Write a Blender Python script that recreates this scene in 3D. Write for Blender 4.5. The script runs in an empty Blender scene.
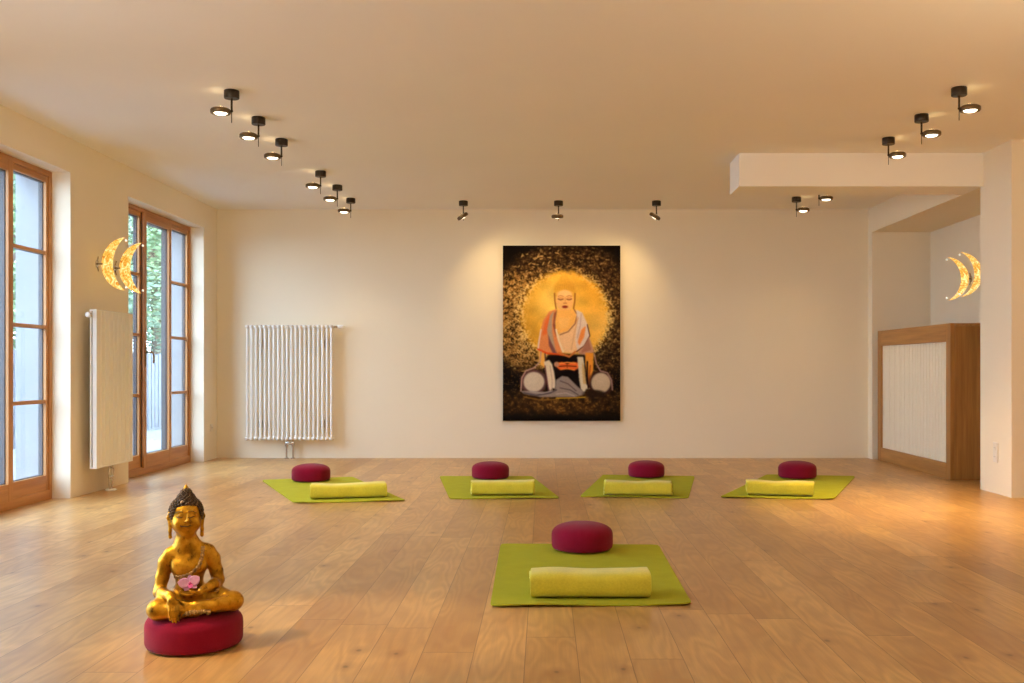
import bpy, bmesh, math, random
import numpy as np
from mathutils import Vector, Matrix
random.seed(7)
PI = math.pi
scene = bpy.context.scene
COL = scene.collection

# ------------------------------------------------------------------ scene settings
scene.view_settings.view_transform = 'Standard'
scene.view_settings.look = 'None'
scene.view_settings.gamma = 1.0
scene.view_settings.use_curve_mapping = False
scene.view_settings.exposure = 0.0
scene.cycles.use_denoising = True
try:
    scene.cycles.denoising_prefilter = 'ACCURATE'; scene.cycles.denoising_input_passes = 'RGB_ALBEDO_NORMAL'; scene.cycles.use_adaptive_sampling = False
except Exception: pass
scene.cycles.max_bounces = 10
scene.cycles.diffuse_bounces = 6
scene.cycles.glossy_bounces = 4
scene.cycles.transparent_max_bounces = 12
scene.cycles.sample_clamp_indirect = 3.0
scene.cycles.caustics_reflective = False
scene.cycles.caustics_refractive = False

# ------------------------------------------------------------------ camera
cd = bpy.data.cameras.new('camera'); cam = bpy.data.objects.new('camera', cd); COL.objects.link(cam)
cam.location = (0, 0, 1.0); cam.rotation_euler = (PI/2, 0, 0)
cd.sensor_width = 36.0; cd.lens = 1000/1024*36.0
cd.shift_x = (512-544)/1024; cd.shift_y = (368-341.5)/1024
cd.clip_end = 200
scene.camera = cam
def fl(px, py, z=0.0):                # photo measurement -> point on the floor (or on a plane z above it)
    Y = 1000.0*(1-z)/(py-368); return Vector(((px-544)/1000*Y, Y, 0))

# ------------------------------------------------------------------ node helper
def srgb(r, g, b):
    f = lambda c: (c/255/12.92 if c/255 <= .04045 else ((c/255+.055)/1.055)**2.4)
    return (f(r), f(g), f(b), 1)
class NT:
    def __init__(s, name):
        s.m = bpy.data.materials.new(name); s.m.use_nodes = True
        s.t = s.m.node_tree; s.n = s.t.nodes; s.l = s.t.links
        s.b = s.n['Principled BSDF']; s.out = s.n['Material Output']
    def setin(s, node, key, v):
        if v is None: return
        if isinstance(v, bpy.types.NodeSocket): s.l.new(v, node.inputs[key])
        else: node.inputs[key].default_value = v
    def new(s, typ, props=None, **ins):
        n = s.n.new(typ)
        for k, v in (props or {}).items(): setattr(n, k, v)
        for k, v in ins.items():
            key = int(k[1:]) if k[0] == 'i' and k[1:].isdigit() else k.replace('_', ' ')
            s.setin(n, key, v)
        return n
    def math(s, op, a, b=None, c=None, clamp=False):
        n = s.n.new('ShaderNodeMath'); n.operation = op; n.use_clamp = clamp
        for i, v in enumerate((a, b, c)):
            if v is not None: s.setin(n, i, v)
        return n.outputs[0]
    def mix(s, f, a, b, mode='MIX'):
        n = s.n.new('ShaderNodeMix'); n.data_type = 'RGBA'; n.blend_type = mode
        s.setin(n, 0, f); s.setin(n, 6, a); s.setin(n, 7, b); return n.outputs[2]
    def ramp(s, f, stops):
        n = s.n.new('ShaderNodeValToRGB'); e = n.color_ramp.elements
        while len(e) < len(stops): e.new(.5)
        for el, (p, c) in zip(e, stops): el.position = p; el.color = c
        s.setin(n, 0, f); return n.outputs[0]
    def coord(s, which='Object'):
        return s.new('ShaderNodeTexCoord').outputs[which]
    def mapping(s, vec, scale=(1,1,1), loc=(0,0,0)):
        n = s.new('ShaderNodeMapping'); s.setin(n, 'Vector', vec)
        n.inputs['Scale'].default_value = scale; n.inputs['Location'].default_value = loc; return n.outputs[0]
    def noise(s, vec, scale, detail=3, rough=.5, out=0, **kw):
        n = s.new('ShaderNodeTexNoise', {}, Scale=scale, Detail=detail, Roughness=rough); s.setin(n, 'Vector', vec)
        for k, v in kw.items(): s.setin(n, k, v)
        return n.outputs[out]
    def sep(s, v):
        n = s.new('ShaderNodeSeparateXYZ'); s.setin(n, 0, v); return n.outputs
    def comb(s, x, y, z=0.0):
        n = s.new('ShaderNodeCombineXYZ'); s.setin(n,0,x); s.setin(n,1,y); s.setin(n,2,z); return n.outputs[0]
    def bump(s, h, strength=.3, dist=.01):
        n = s.new('ShaderNodeBump', {}, Strength=strength, Distance=dist); s.setin(n, 'Height', h)
        s.l.new(n.outputs[0], s.b.inputs['Normal']); return n.outputs[0]
def pbr(name, color, rough=.5, metal=0.0, spec=None, noise=None, bump=None, sheen=0, emis=None, estr=0, coat=0):
    t = NT(name); b = t.b
    b.inputs['Base Color'].default_value = color
    b.inputs['Roughness'].default_value = rough; b.inputs['Metallic'].default_value = metal
    if spec is not None: b.inputs['Specular IOR Level'].default_value = spec
    if sheen: b.inputs['Sheen Weight'].default_value = sheen; b.inputs['Sheen Roughness'].default_value = .5
    if coat: b.inputs['Coat Weight'].default_value = coat
    c = t.coord()
    if noise:
        sc, amt = noise; f = t.noise(c, sc, 4)
        dark = tuple(x*(1-amt) for x in color[:3])+(1,); lite = tuple(min(1, x*(1+amt)) for x in color[:3])+(1,)
        t.l.new(t.ramp(f, [(.3, dark), (.7, lite)]), b.inputs['Base Color'])
    if bump:
        sc, st, d = bump; t.bump(t.noise(c, sc, 4), st, d)
    if emis: b.inputs['Emission Color'].default_value = emis; b.inputs['Emission Strength'].default_value = estr
    return t.m

M = {}
M['wall'] = pbr('wall_plaster', (.86,.785,.64,1), .85, spec=.2, noise=(1.2,.015), bump=(60,.15,.002))
M['ceil'] = pbr('ceiling_plaster', (.90,.875,.83,1), .9, spec=.15, noise=(1.0,.012), bump=(50,.12,.002))
M['outwall'] = pbr('outer_render', (.30,.31,.33,1), .9, noise=(2,.05), bump=(80,.3,.003))
M['white'] = pbr('white_enamel', (.86,.855,.84,1), .6, spec=.3, noise=(3,.01))
M['cream'] = pbr('cream_enamel', (.82,.76,.63,1), .4, noise=(3,.01))
M['chrome'] = pbr('valve_chrome', (.62,.6,.58,1), .22, 1.0, noise=(20,.05))
M['bronze'] = pbr('dark_bronze', (.045,.032,.022,1), .42, .7, noise=(40,.2))
M['socket'] = pbr('socket_plastic', (.80,.76,.68,1), .4, noise=(30,.01))
M['rim'] = pbr('lamp_brass', (.16,.105,.050,1), .45, .6, noise=(30,.2))
M['lens'] = pbr('lamp_lens', (1,.9,.7,1), .3, emis=(1,.85,.60,1), estr=5, noise=(10,.01))
M['brass'] = pbr('aged_brass', (.25,.16,.07,1), .35, .9, noise=(30,.25))
M['clad'] = pbr('grey_cladding', (.05,.055,.07,1), .5, noise=(10,.1))
M['ground'] = pbr('terrace_stone', (.20,.21,.22,1), .9, noise=(4,.2), bump=(20,.4,.01))
M['fence'] = pbr('weathered_fence', (.13,.14,.16,1), .8, noise=(9,.2), bump=(30,.3,.004))
M['bark'] = pbr('tree_bark', (.12,.09,.06,1), .9, noise=(12,.3), bump=(25,.6,.02))
M['clear'] = pbr('clear_bulb', (.9,.9,.88,1), .1, noise=(10,.01), emis=(1,.9,.7,1), estr=.6)
M['edge'] = pbr('canvas_edge', (.012,.010,.008,1), .8, noise=(30,.2))
M['slot'] = pbr('socket_slot', (.30,.27,.22,1), .6, noise=(30,.05))

def wood(name, dark, lite, axis, rough=.42, scale=1.0):
    t = NT(name); c = t.coord()
    sc = [26*scale]*3; sc[axis] = 1.3*scale
    v = t.mapping(c, tuple(sc)); f = t.noise(v, 1.0, 6, .62)
    sc2 = [6*scale]*3; sc2[axis] = .5*scale
    g = t.noise(t.mapping(c, tuple(sc2)), 1.0, 3)
    k = t.math('ADD', t.math('MULTIPLY', f, .6), t.math('MULTIPLY', g, .4))
    t.l.new(t.ramp(k, [(.34, dark), (.66, lite)]), t.b.inputs['Base Color'])
    t.b.inputs['Roughness'].default_value = rough
    t.bump(f, .15, .002); return t.m
M['doorwood_v'] = wood('larch_upright', srgb(164,108,56), srgb(204,148,88), 2)
M['doorwood_h'] = wood('larch_level', srgb(164,108,56), srgb(204,148,88), 1)
M['oak_v'] = wood('oak_upright', srgb(132,86,38), srgb(180,130,68), 2)
M['oak_h'] = wood('oak_level', srgb(138,92,44), srgb(184,134,72), 1)

def glass_mat():
    t = NT('window_glass'); t.n.remove(t.b)
    tr = t.new('ShaderNodeBsdfTransparent'); tr.inputs[0].default_value = (.95,.975,.98,1)
    gl = t.new('ShaderNodeBsdfGlossy'); gl.inputs['Roughness'].default_value = .015
    c = t.coord(); f = t.noise(c, 1.5, 2)
    bm_ = t.new('ShaderNodeBump', {}, Strength=.04, Distance=.01); t.setin(bm_, 'Height', f); t.l.new(bm_.outputs[0], gl.inputs['Normal'])
    fr = t.new('ShaderNodeFresnel'); ge = t.new('ShaderNodeNewGeometry')
    t.l.new(t.math('SUBTRACT', 1.5, t.math('MULTIPLY', ge.outputs['Backfacing'], 1.5-1/1.5)), fr.inputs[0])
    k = t.math('MULTIPLY', fr.outputs[0], 1.0, clamp=True)
    mx = t.new('ShaderNodeMixShader'); t.l.new(k, mx.inputs[0]); t.l.new(tr.outputs[0], mx.inputs[1]); t.l.new(gl.outputs[0], mx.inputs[2])
    t.l.new(mx.outputs[0], t.out.inputs[0]); return t.m
M['glass'] = glass_mat()

def floor_mat():
    t = NT('oak_floorboards'); P = t.coord(); x, y, z = t.sep(P)
    W = .1813; X0 = -.0651; L = 2.05
    u = t.math('DIVIDE', t.math('SUBTRACT', x, X0), W)
    iu = t.math('FLOOR', u); fu = t.math('SUBTRACT', u, iu)
    wn1 = t.new('ShaderNodeTexWhiteNoise', {'noise_dimensions': '1D'}); t.setin(wn1, 'W', iu)
    v = t.math('DIVIDE', t.math('ADD', y, t.math('MULTIPLY', wn1.outputs[0], 7.7)), L)
    iv = t.math('FLOOR', v); fv = t.math('SUBTRACT', v, iv)
    wn = t.new('ShaderNodeTexWhiteNoise', {'noise_dimensions': '2D'}); t.setin(wn, 'Vector', t.comb(iu, iv))
    r = wn.outputs[0]; rr, rg, rb = t.sep(wn.outputs[1])
    # grain laid along the board, shifted per board
    ox = t.math('MULTIPLY', rr, 37.0); oy = t.math('MULTIPLY', rg, 53.0)
    gx = t.math('ADD', x, ox); gy = t.math('ADD', y, oy)
    q = t.comb(t.math('MULTIPLY', gx, 5.0), t.math('MULTIPLY', gy, .9))
    big = t.noise(q, 1.0, 2, .5)
    rings = t.math('SINE', t.math('MULTIPLY', big, 75.0))
    rings = t.math('MULTIPLY', t.math('ADD', rings, 1.0), .5)
    fine = t.noise(t.comb(t.math('MULTIPLY', gx, 90.0), t.math('MULTIPLY', gy, 3.0)), 1.0, 4, .6)
    blot = t.noise(t.comb(t.math('MULTIPLY', gx, 4.0), t.math('MULTIPLY', gy, 2.2)), 1.0, 3, .55)
    ca = t.mix(r, srgb(186,144,86), srgb(214,174,112))
    ca = t.mix(t.math('MULTIPLY', t.math('GREATER_THAN', rb, .88), .22), ca, srgb(130,86,46))
    ca = t.mix(t.math('MULTIPLY', rings, .26), ca, srgb(128,80,38))
    ca = t.mix(t.math('MULTIPLY', t.ramp(fine, [(.38,(1,1,1,1)),(.62,(0,0,0,1))]), .20), ca, srgb(126,80,42))
    ca = t.mix(t.math('MULTIPLY', t.ramp(blot, [(.40,(1,1,1,1)),(.60,(0,0,0,1))]), .30), ca, srgb(134,84,42))
    # knots
    vo = t.new('ShaderNodeTexVoronoi', {'voronoi_dimensions': '2D'}, Scale=1.0)
    kq = t.comb(t.math('MULTIPLY', gx, 3.6), t.math('MULTIPLY', gy, 2.3)); t.setin(vo, 'Vector', kq)
    kr, kg, kb = t.sep(vo.outputs['Color'])
    wob = t.noise(t.comb(t.math('MULTIPLY', gx, 30.0), t.math('MULTIPLY', gy, 30.0)), 1.0, 2)
    d = t.math('ADD', vo.outputs['Distance'], t.math('MULTIPLY', t.math('SUBTRACT', wob, .5), .05))
    on = t.math('GREATER_THAN', kr, .70)
    halo = t.math('MULTIPLY', t.ramp(d, [(.0,(1,1,1,1)),(.16,(0,0,0,1))]), t.math('MULTIPLY', on, .55))
    core = t.math('MULTIPLY', t.ramp(d, [(.016,(1,1,1,1)),(.040,(0,0,0,1))]), t.math('MULTIPLY', on, .55))
    ca = t.mix(halo, ca, srgb(120,74,38)); ca = t.mix(core, ca, srgb(62,38,22))
    # joints
    e1 = t.math('MINIMUM', fu, t.math('SUBTRACT', 1.0, fu)); e1 = t.math('LESS_THAN', e1, .0075)
    e2 = t.math('MINIMUM', fv, t.math('SUBTRACT', 1.0, fv)); e2 = t.math('LESS_THAN', e2, .0009)
    gap = t.math('MAXIMUM', e1, e2)
    ca = t.mix(t.math('MULTIPLY', gap, .72), ca, srgb(84,52,26))
    t.l.new(ca, t.b.inputs['Base Color'])
    ro = t.math('ADD', .25, t.math('MULTIPLY', fine, .14)); t.l.new(ro, t.b.inputs['Roughness'])
    t.b.inputs['Specular IOR Level'].default_value = .80
    h = t.math('SUBTRACT', t.math('MULTIPLY', fine, .25), gap); t.bump(h, .25, .002)
    return t.m
M['floor'] = floor_mat()

def fabric(name, color, scale=260, sheen=.4, rough=.95, amt=.07):
    t = NT(name); c = t.coord()
    f = t.noise(c, scale, 3); g = t.noise(c, 9, 3)
    k = t.math('ADD', t.math('MULTIPLY', f, .5), t.math('MULTIPLY', g, .5))
    d = tuple(x*(1-amt*2) for x in color[:3])+(1,); l = tuple(min(1,x*(1+amt)) for x in color[:3])+(1,)
    t.l.new(t.ramp(k, [(.35,d),(.65,l)]), t.b.inputs['Base Color'])
    t.b.inputs['Roughness'].default_value = rough; t.b.inputs['Sheen Weight'].default_value = sheen
    t.b.inputs['Specular IOR Level'].default_value = .1
    t.bump(f, .3, .002); return t.m
M['cushion'] = fabric('crimson_cotton', (.215,.004,.026,1), sheen=.10)
M['mat'] = fabric('lime_mat', (.385,.40,.028,1), sheen=.0, amt=.05, rough=.8)
M['fleece'] = fabric('yellow_fleece', (.68,.60,.055,1), 120, .25, amt=.06)

def gold_mat():
    t = NT('gilded_bronze'); c = t.coord()
    f = t.noise(c, 14, 6, .65); g = t.noise(c, 55, 4, .6)
    ca = t.ramp(f, [(.30, srgb(96,66,14)), (.50, srgb(190,138,32)), (.72, srgb(226,178,64))])
    ca = t.mix(t.math('MULTIPLY', t.ramp(g, [(.30,(1,1,1,1)),(.41,(0,0,0,1))]), .7), ca, srgb(60,38,16))
    t.l.new(ca, t.b.inputs['Base Color']); t.b.inputs['Metallic'].default_value = .88
    t.l.new(t.math('ADD', .30, t.math('MULTIPLY', f, .2)), t.b.inputs['Roughness'])
    t.bump(g, .12, .002); return t.m
M['gold'] = gold_mat()
M['hair'] = pbr('patina_and_face_shade', (.050,.030,.020,1), .42, .5, noise=(60,.5), bump=(140,.2,.002))
M['curl'] = pbr('paler_curls', (.10,.062,.035,1), .38, .6, noise=(80,.4))  # paler than the hair cap so the curls stand out
M['trim'] = pbr('tarnished_gold_trim', (.42,.27,.10,1), .45, .7, noise=(120,.5), bump=(160,.8,.004))

def crescent_mat():
    t = NT('gold_leaf_glass'); c = t.coord()
    f = t.noise(c, 26, 5, .65, Distortion=1.6)
    ca = t.ramp(f, [(.34, srgb(186,112,22)), (.48, srgb(240,188,80)), (.62, srgb(255,238,176))])
    t.l.new(ca, t.b.inputs['Base Color']); t.l.new(ca, t.b.inputs['Emission Color'])
    t.b.inputs['Emission Strength'].default_value = .62; t.b.inputs['Roughness'].default_value = .22
    t.b.inputs['Metallic'].default_value = .35; t.bump(f, .5, .006); return t.m
M['crescent'] = crescent_mat()
def leaf_mat(name, a, b):
    t = NT(name); c = t.coord(); f = t.noise(c, 3, 3)
    t.l.new(t.ramp(f, [(.35,a),(.65,b)]), t.b.inputs['Base Color']); t.b.inputs['Roughness'].default_value = .6
    return t.m
M['leaf'] = leaf_mat('green_leaves', (.09,.17,.07,1), (.25,.34,.17,1))
M['leaf2'] = leaf_mat('blue_green_leaves', (.07,.14,.08,1), (.19,.28,.18,1))
M['petal'] = pbr('orchid_petal', (.74,.42,.78,1), .6, noise=(60,.15))
M['petal_c'] = pbr('orchid_lip', (.62,.08,.34,1), .6, noise=(60,.2))
M['stem_d'] = pbr('orchid_stem', (.10,.05,.05,1), .7, noise=(60,.2))

# ------------------------------------------------------------------ mesh helpers
def link(name, bm, m, parent=None, smooth=False, loc=None, rot=None, autos=None):
    me = bpy.data.meshes.new(name); bmesh.ops.recalc_face_normals(bm, faces=bm.faces); bm.to_mesh(me); bm.free()
    o = bpy.data.objects.new(name, me); COL.objects.link(o)
    if m is not None:
        for mm in (m if isinstance(m, (list, tuple)) else [m]): me.materials.append(mm)
    if smooth:
        for p in me.polygons: p.use_smooth = True
        if autos is not None:
            try: me.set_sharp_from_angle(angle=math.radians(autos))
            except Exception: pass
    if parent: o.parent = parent
    if loc: o.location = loc
    if rot: o.rotation_euler = rot
    return o
def tag(o, label, cat, group=None):
    o['label'] = label; o['category'] = cat
    if group: o['group'] = group
    return o
def thing(name, label, cat, loc=(0,0,0), rz=0, group=None):
    o = bpy.data.objects.new(name, None); COL.objects.link(o); o.empty_display_size = .1
    o.location = loc; o.rotation_euler = (0,0,rz); return tag(o, label, cat, group)
def struct(o): o['kind'] = 'structure'; return o
def copy_tree(o, parent=None):
    c = o.copy(); COL.objects.link(c); c.parent = parent
    if o.parent is not None: c.matrix_parent_inverse = o.matrix_parent_inverse.copy()
    for ch in list(o.children): copy_tree(ch, c)
    return c
def bx(bm, x0, x1, y0, y1, z0, z1, mi=0, bev=0):
    vs = [bm.verts.new((x,y,z)) for x in (x0,x1) for y in (y0,y1) for z in (z0,z1)]
    fs = [(0,1,3,2),(4,6,7,5),(0,4,5,1),(2,3,7,6),(0,2,6,4),(1,5,7,3)]
    F = [bm.faces.new([vs[i] for i in f]) for f in fs]
    for f in F: f.material_index = mi
    if bev:
        es = set(e for f in F for e in f.edges)
        r = bmesh.ops.bevel(bm, geom=list(es), offset=bev, segments=2, affect='EDGES', profile=.5)
        for f in r['faces']: f.material_index = mi
    return vs
def frame_of(d):
    d = Vector(d).normalized(); a = Vector((0,0,1)) if abs(d.z) < .9 else Vector((1,0,0))
    u = d.cross(a).normalized(); return d, u, d.cross(u).normalized()
def tube(bm, pts, r, n=10, cap=True):
    pts = [Vector(p) for p in pts]; rs = r if isinstance(r, (list,tuple)) else [r]*len(pts)
    d, u, v = frame_of(pts[1]-pts[0]); rings = []
    for i, p in enumerate(pts):
        a = pts[max(0,i-1)]; b = pts[min(len(pts)-1,i+1)]; t = (b-a).normalized()
        u = (u - t*u.dot(t)).normalized(); v = t.cross(u)
        rings.append([bm.verts.new(p + u*math.cos(2*PI*k/n)*rs[i] + v*math.sin(2*PI*k/n)*rs[i]) for k in range(n)])
    for i in range(len(rings)-1):
        for k in range(n):
            bm.faces.new((rings[i][k], rings[i][(k+1)%n], rings[i+1][(k+1)%n], rings[i+1][k]))
    if cap: bm.faces.new(rings[0][::-1]); bm.faces.new(rings[-1])
def lathe(bm, prof, n=32, c=(0,0,0), mat=None):
    c = Vector(c); rings = []
    for r, z in prof:
        if r < 1e-6: rings.append([bm.verts.new(tx(mat, Vector((0,0,z)))+c)])
        else: rings.append([bm.verts.new(tx(mat, Vector((r*math.cos(2*PI*k/n), r*math.sin(2*PI*k/n), z)))+c) for k in range(n)])
    for a, b in zip(rings, rings[1:]):
        for k in range(n):
            k2 = (k+1)%n
            if len(a) == 1 and len(b) == 1: continue
            if len(a) == 1: bm.faces.new((a[0], b[k2], b[k]))
            elif len(b) == 1: bm.faces.new((a[k], a[k2], b[0]))
            else: bm.faces.new((a[k], a[k2], b[k2], b[k]))
    for ring in (rings[0], rings[-1]):
        if len(ring) > 1: bm.faces.new(ring)
def tx(m, v): return (m @ v) if m is not None else v
def ball(bm, c, r, sub=2, sc=(1,1,1), rot=None):
    m = Matrix.Translation(c) @ (rot.to_4x4() if rot else Matrix()) @ Matrix.Diagonal((r*sc[0], r*sc[1], r*sc[2], 1))
    bmesh.ops.create_icosphere(bm, subdivisions=sub, radius=1, matrix=m)
NB = bmesh.new

# ------------------------------------------------------------------ room shell
H = 2.76; XL = -3.63; XO = -4.05; XR = 3.6; YB = 11.1; YN = -2.5; XF = 6.4
bm = NB(); bx(bm, XO, XF+.2, YN-.2, YB+.2, -.15, 0); struct(link('floor', bm, M['floor']))
bm = NB(); bx(bm, XO, XF+.2, YN-.2, YB+.2, H, H+.2); struct(link('ceiling', bm, M['ceil']))
DOORS = [(8.735, 10.67), (5.73, 7.665), (2.72, 4.655)]  # the nearest door is unseen, added to let in more daylight
bm = NB(); ys = sorted([y for d in DOORS for y in d]); edges = [YN-.2]+ys+[YB+.2]; XM = -3.82
for (xa, xb_, mi) in ((XM, XL, 0), (XO, XM, 1)):
    for i in range(0, len(edges), 2): bx(bm, xa, xb_, edges[i], edges[i+1], 0, H, mi)
    for a, b in DOORS: bx(bm, xa, xb_, a, b, 2.5, H, mi)
struct(link('wall_left', bm, [M['wall'], M['outwall']]))
bm = NB(); bx(bm, XL, XR, YB, YB+.2, 0, H); struct(link('wall_back', bm, M['wall']))
bm = NB()
bx(bm, XR, 4.44, 10.97, YB+.2, 0, H)            # far end of the recess
bx(bm, XR, 4.44, 8.25, 10.97, 2.49, H)           # lintel over the recess
bx(bm, 4.24, 4.44, 8.25, 10.97, 0, 2.49)         # recess side
bx(bm, XR, 4.44, 7.70, 8.25, 0, H)               # pier
bx(bm, 4.44, XF, 7.70, 7.93, 0, H)              # return
bx(bm, XF, XF+.2, YN, 7.93, 0, H)
struct(link('wall_right', bm, M['wall']))
bm = NB(); bx(bm, XL, XF, YN-.2, YN, 0, H); struct(link('wall_front', bm, M['wall']))
bm = NB(); bx(bm, 1.597, XR, 8.19, 8.59, 2.487, H, bev=.004)
o = struct(link('trim_1', bm, M['ceil']))

# ------------------------------------------------------------------ glazed doors
def leaf(bmf, y0, y1, z0, z1, x0, x1, st, top, bot, muntins, gp, name, parent):
    """one sash: stiles and rails plus one glass part"""
    bm = NB(); xm = x1-.024
    for (xa, xb_, mv, mh, e) in ((xm, x1, 0, 1, 0), (x0, xm-.001, 2, 2, .006)):
        bx(bm, xa, xb_, y0, y0+st+e, z0, z1, mv, .003); bx(bm, xa, xb_, y1-st-e, y1, z0, z1, mv, .003)
        bx(bm, xa, xb_, y0+st, y1-st, z1-top-e, z1, mh, .003); bx(bm, xa, xb_, y0+st, y1-st, z0, z0+bot+e, mh, .003)
        for mz in muntins: bx(bm, xa+.003, xb_-.003, y0+st, y1-st, mz-.014, mz+.014, mh, .002)
    s = link('sash', bm, [M['doorwood_v'], M['doorwood_h'], M['clad']], parent)
    g = NB(); bx(g, xm-.0008, xm+.0025, y0+st-.005, y1-st+.005, z0+bot-.005, z1-top+.005)
    link('pane', g, M['glass'], s)
    return s
def make_door(n, y0, y1):
    t = bpy.data.objects.new('door_%d' % n, None); COL.objects.link(t); t.location = (-3.77, y0, 0); struct(t)
    W = y1-y0
    bm = NB(); fx0, fx1 = -.085, 0
    bx(bm, fx0, fx1, 0, .035, 0, 2.5, 0, .003); bx(bm, fx0, fx1, W-.035, W, 0, 2.5, 0, .003)
    bx(bm, fx0, fx1, .035, W-.035, 2.46, 2.5, 1, .003); bx(bm, fx0, fx1, .035, W-.035, 0, .07, 1, .003)
    link('door_frame', bm, [M['doorwood_v'], M['doorwood_h']], t)
    a, b = .645, 1.345
    mz = [.745, 1.31, 1.875]
    leaf(None, .035, a, .07, 2.46, -.07, -.012, .032, .045, .115, mz, 0, 'l', t)
    mid = leaf(None, a+.004, b-.004, .06, 2.47, -.062, .018, .062, .085, .125, [], 0, 'm', t)
    leaf(None, b, W-.035, .07, 2.46, -.07, -.012, .032, .045, .115, mz, 0, 'r', t)
    hb = NB(); yh = a+.035
    bx(hb, .018, .026, yh-.014, yh+.014, 1.02, 1.20, 0, .003)
    tube(hb, [(.022,yh,1.15),(.06,yh,1.15),(.068,yh+.015,1.15),(.07,yh+.045,1.145),(.07,yh+.065,1.12),(.07,yh+.068,1.08),(.07,yh+.060,1.045)], .008, 8)
    link('door_handle', hb, M['brass'], t, True)
    return t
for i, (a, b) in enumerate(DOORS): make_door(i+1, a, b)

# ------------------------------------------------------------------ outdoors
bm = NB(); bx(bm, -30, XO, -12, 40, -.3, -.06); struct(link('terrace_ground', bm, M['ground']))
def fence(y0, y1, x, label):
    t = thing('garden_fence', label, 'fence', (x, y0, -.06))
    bm = NB(); n = int((y1-y0)/.15)
    for i in range(n): bx(bm, -.012, .012, i*.15, i*.15+.115, .05, 1.30 + .01*math.sin(i*2.3))
    link('fence_boards', bm, M['fence'], t)
    bm = NB()
    for z in (.25, 1.05): bx(bm, -.05, -.012, 0, y1-y0, z, z+.08)
    link('fence_rail', bm, M['fence'], t)
    return t
fence(6, 30, -6.6, 'weathered grey upright board fence outside beyond the glazed doors')
def tree(x, y, h, r, label, mat, seed, n=9000):
    rnd = random.Random(seed); t = thing('garden_tree', label, 'tree', (x, y, -.06), 0, 'trees behind the garden fence')
    bm = NB(); tube(bm, [(0,0,-.05),(.05,.02,h*.3),(0,.05,h*.6),(.04,0,h*.85)], [.13,.11,.08,.04], 8)
    for k in range(6):
        a = k*1.05; tube(bm, [(0,.03,h*(.35+.06*k)),(math.cos(a)*r*.4,math.sin(a)*r*.4,h*(.5+.06*k)),(math.cos(a)*r*.75,math.sin(a)*r*.75,h*(.58+.06*k))],[.045,.03,.015],6)
    link('trunk', bm, M['bark'], t, True)
    bm = NB(); lumps = [(Vector((rnd.uniform(-.6,.6)*r, rnd.uniform(-.6,.6)*r, h*rnd.uniform(.30,.92))), r*rnd.uniform(.35,.55)) for _ in range(12)]
    for i in range(n):
        c, rr = lumps[i % len(lumps)]; d = Vector((rnd.gauss(0,1), rnd.gauss(0,1), rnd.gauss(0,1))).normalized()
        p = c + d*rr*rnd.uniform(.6,1.05); nrm, u, v = frame_of(d + Vector((rnd.uniform(-.6,.6),)*3)); s = rnd.uniform(.035,.085)
        bm.faces.new([bm.verts.new(q) for q in (p-u*s, p-v*s*.5, p+u*s, p+v*s*.5)])
    link('foliage', bm, mat, t); return t
for i, (x, y, h, r, m_) in enumerate([(-7.8,13.5,5.2,1.7,'leaf'),(-8.3,17.0,5.6,1.9,'leaf2'),(-8.0,20.5,5.5,2.0,'leaf'),(-9.4,24.5,6.2,2.4,'leaf2'),(-10.5,29,6.8,2.6,'leaf')]):
    tree(x, y, h, r, ['bushy green tree behind the garden fence, nearest the left glazed door','blue-green leafy tree behind the fence, second from the near end of the tree row','light green leafy tree behind the fence, middle of the tree row','blue-green leafy tree behind the fence, second from the far end of the tree row','tall light green tree at the far end of the row behind the fence'][i], M[m_], 11+i)

# ------------------------------------------------------------------ ceiling spotlights
def make_spot():
    t = thing('ceiling_spotlight', '', 'ceiling spotlight')
    bm = NB(); lathe(bm, [(0,0),(.045,0),(.0475,-.003),(.0475,-.048),(.045,-.051),(0,-.051)], 28); link('canopy', bm, M['bronze'], t, True, autos=40)
    bm = NB(); tube(bm, [(0,0,-.049),(0,0,-.13)], .0065, 10); ball(bm, (0,0,-.13), .0095, 2); tube(bm, [(0,0,-.13),(.016,0,-.13)], .006, 8)
    link('stem', bm, M['bronze'], t, True, autos=40)
    bm = NB(); tube(bm, [(0,0,-.13),(0,0,-.205)], .0028, 6); link('pull_rod', bm, M['bronze'], t, True)
    hd = bpy.data.objects.new('lamp_head', None)
    bm = NB(); lathe(bm, [(0,.015),(.030,.015),(.046,.013),(.059,.006),(.063,.000),(.063,-.018),(.059,-.023),(.050,-.023),(.044,-.017),(.0,-.014)], 32)
    h = link('lamp_head', bm, M['rim'], t, True, (.070,0,-.124), autos=40)
    bm = NB(); lathe(bm, [(0,-.0295),(.018,-.029),(.032,-.026),(.041,-.020),(.0,-.018)], 28); link('lens', bm, M['lens'], h, True)
    bm = NB()
    for s in (-1, 1): tube(bm, [(s*.020,-.008,.012),(s*.017,-.004,.024),(s*.010,0,.022),(s*.010,.004,.012)], .0022, 6)
    tube(bm, [(0,0,.012),(0,0,.030)], .003, 6)
    link('wire_clip', bm, M['chrome'], h, True)
    return t
WARM = (1.0, .69, .31)
def add_light(kind, loc, energy, parent=None, aim=None, size=math.radians(120), blend=.9, radius=.04, color=WARM, name='lamp_light'):
    ld = bpy.data.lights.new(name, kind); ld.energy = energy; ld.color = color; ld.shadow_soft_size = radius
    if kind == 'SPOT': ld.spot_size = size; ld.spot_blend = blend
    o = bpy.data.objects.new(name, ld); COL.objects.link(o); o.location = loc
    if aim is not None: o.rotation_euler = (Vector(aim)-Vector(loc)).to_track_quat('-Z','Y').to_euler()
    return o
proto = make_spot(); first = [True]
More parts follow.
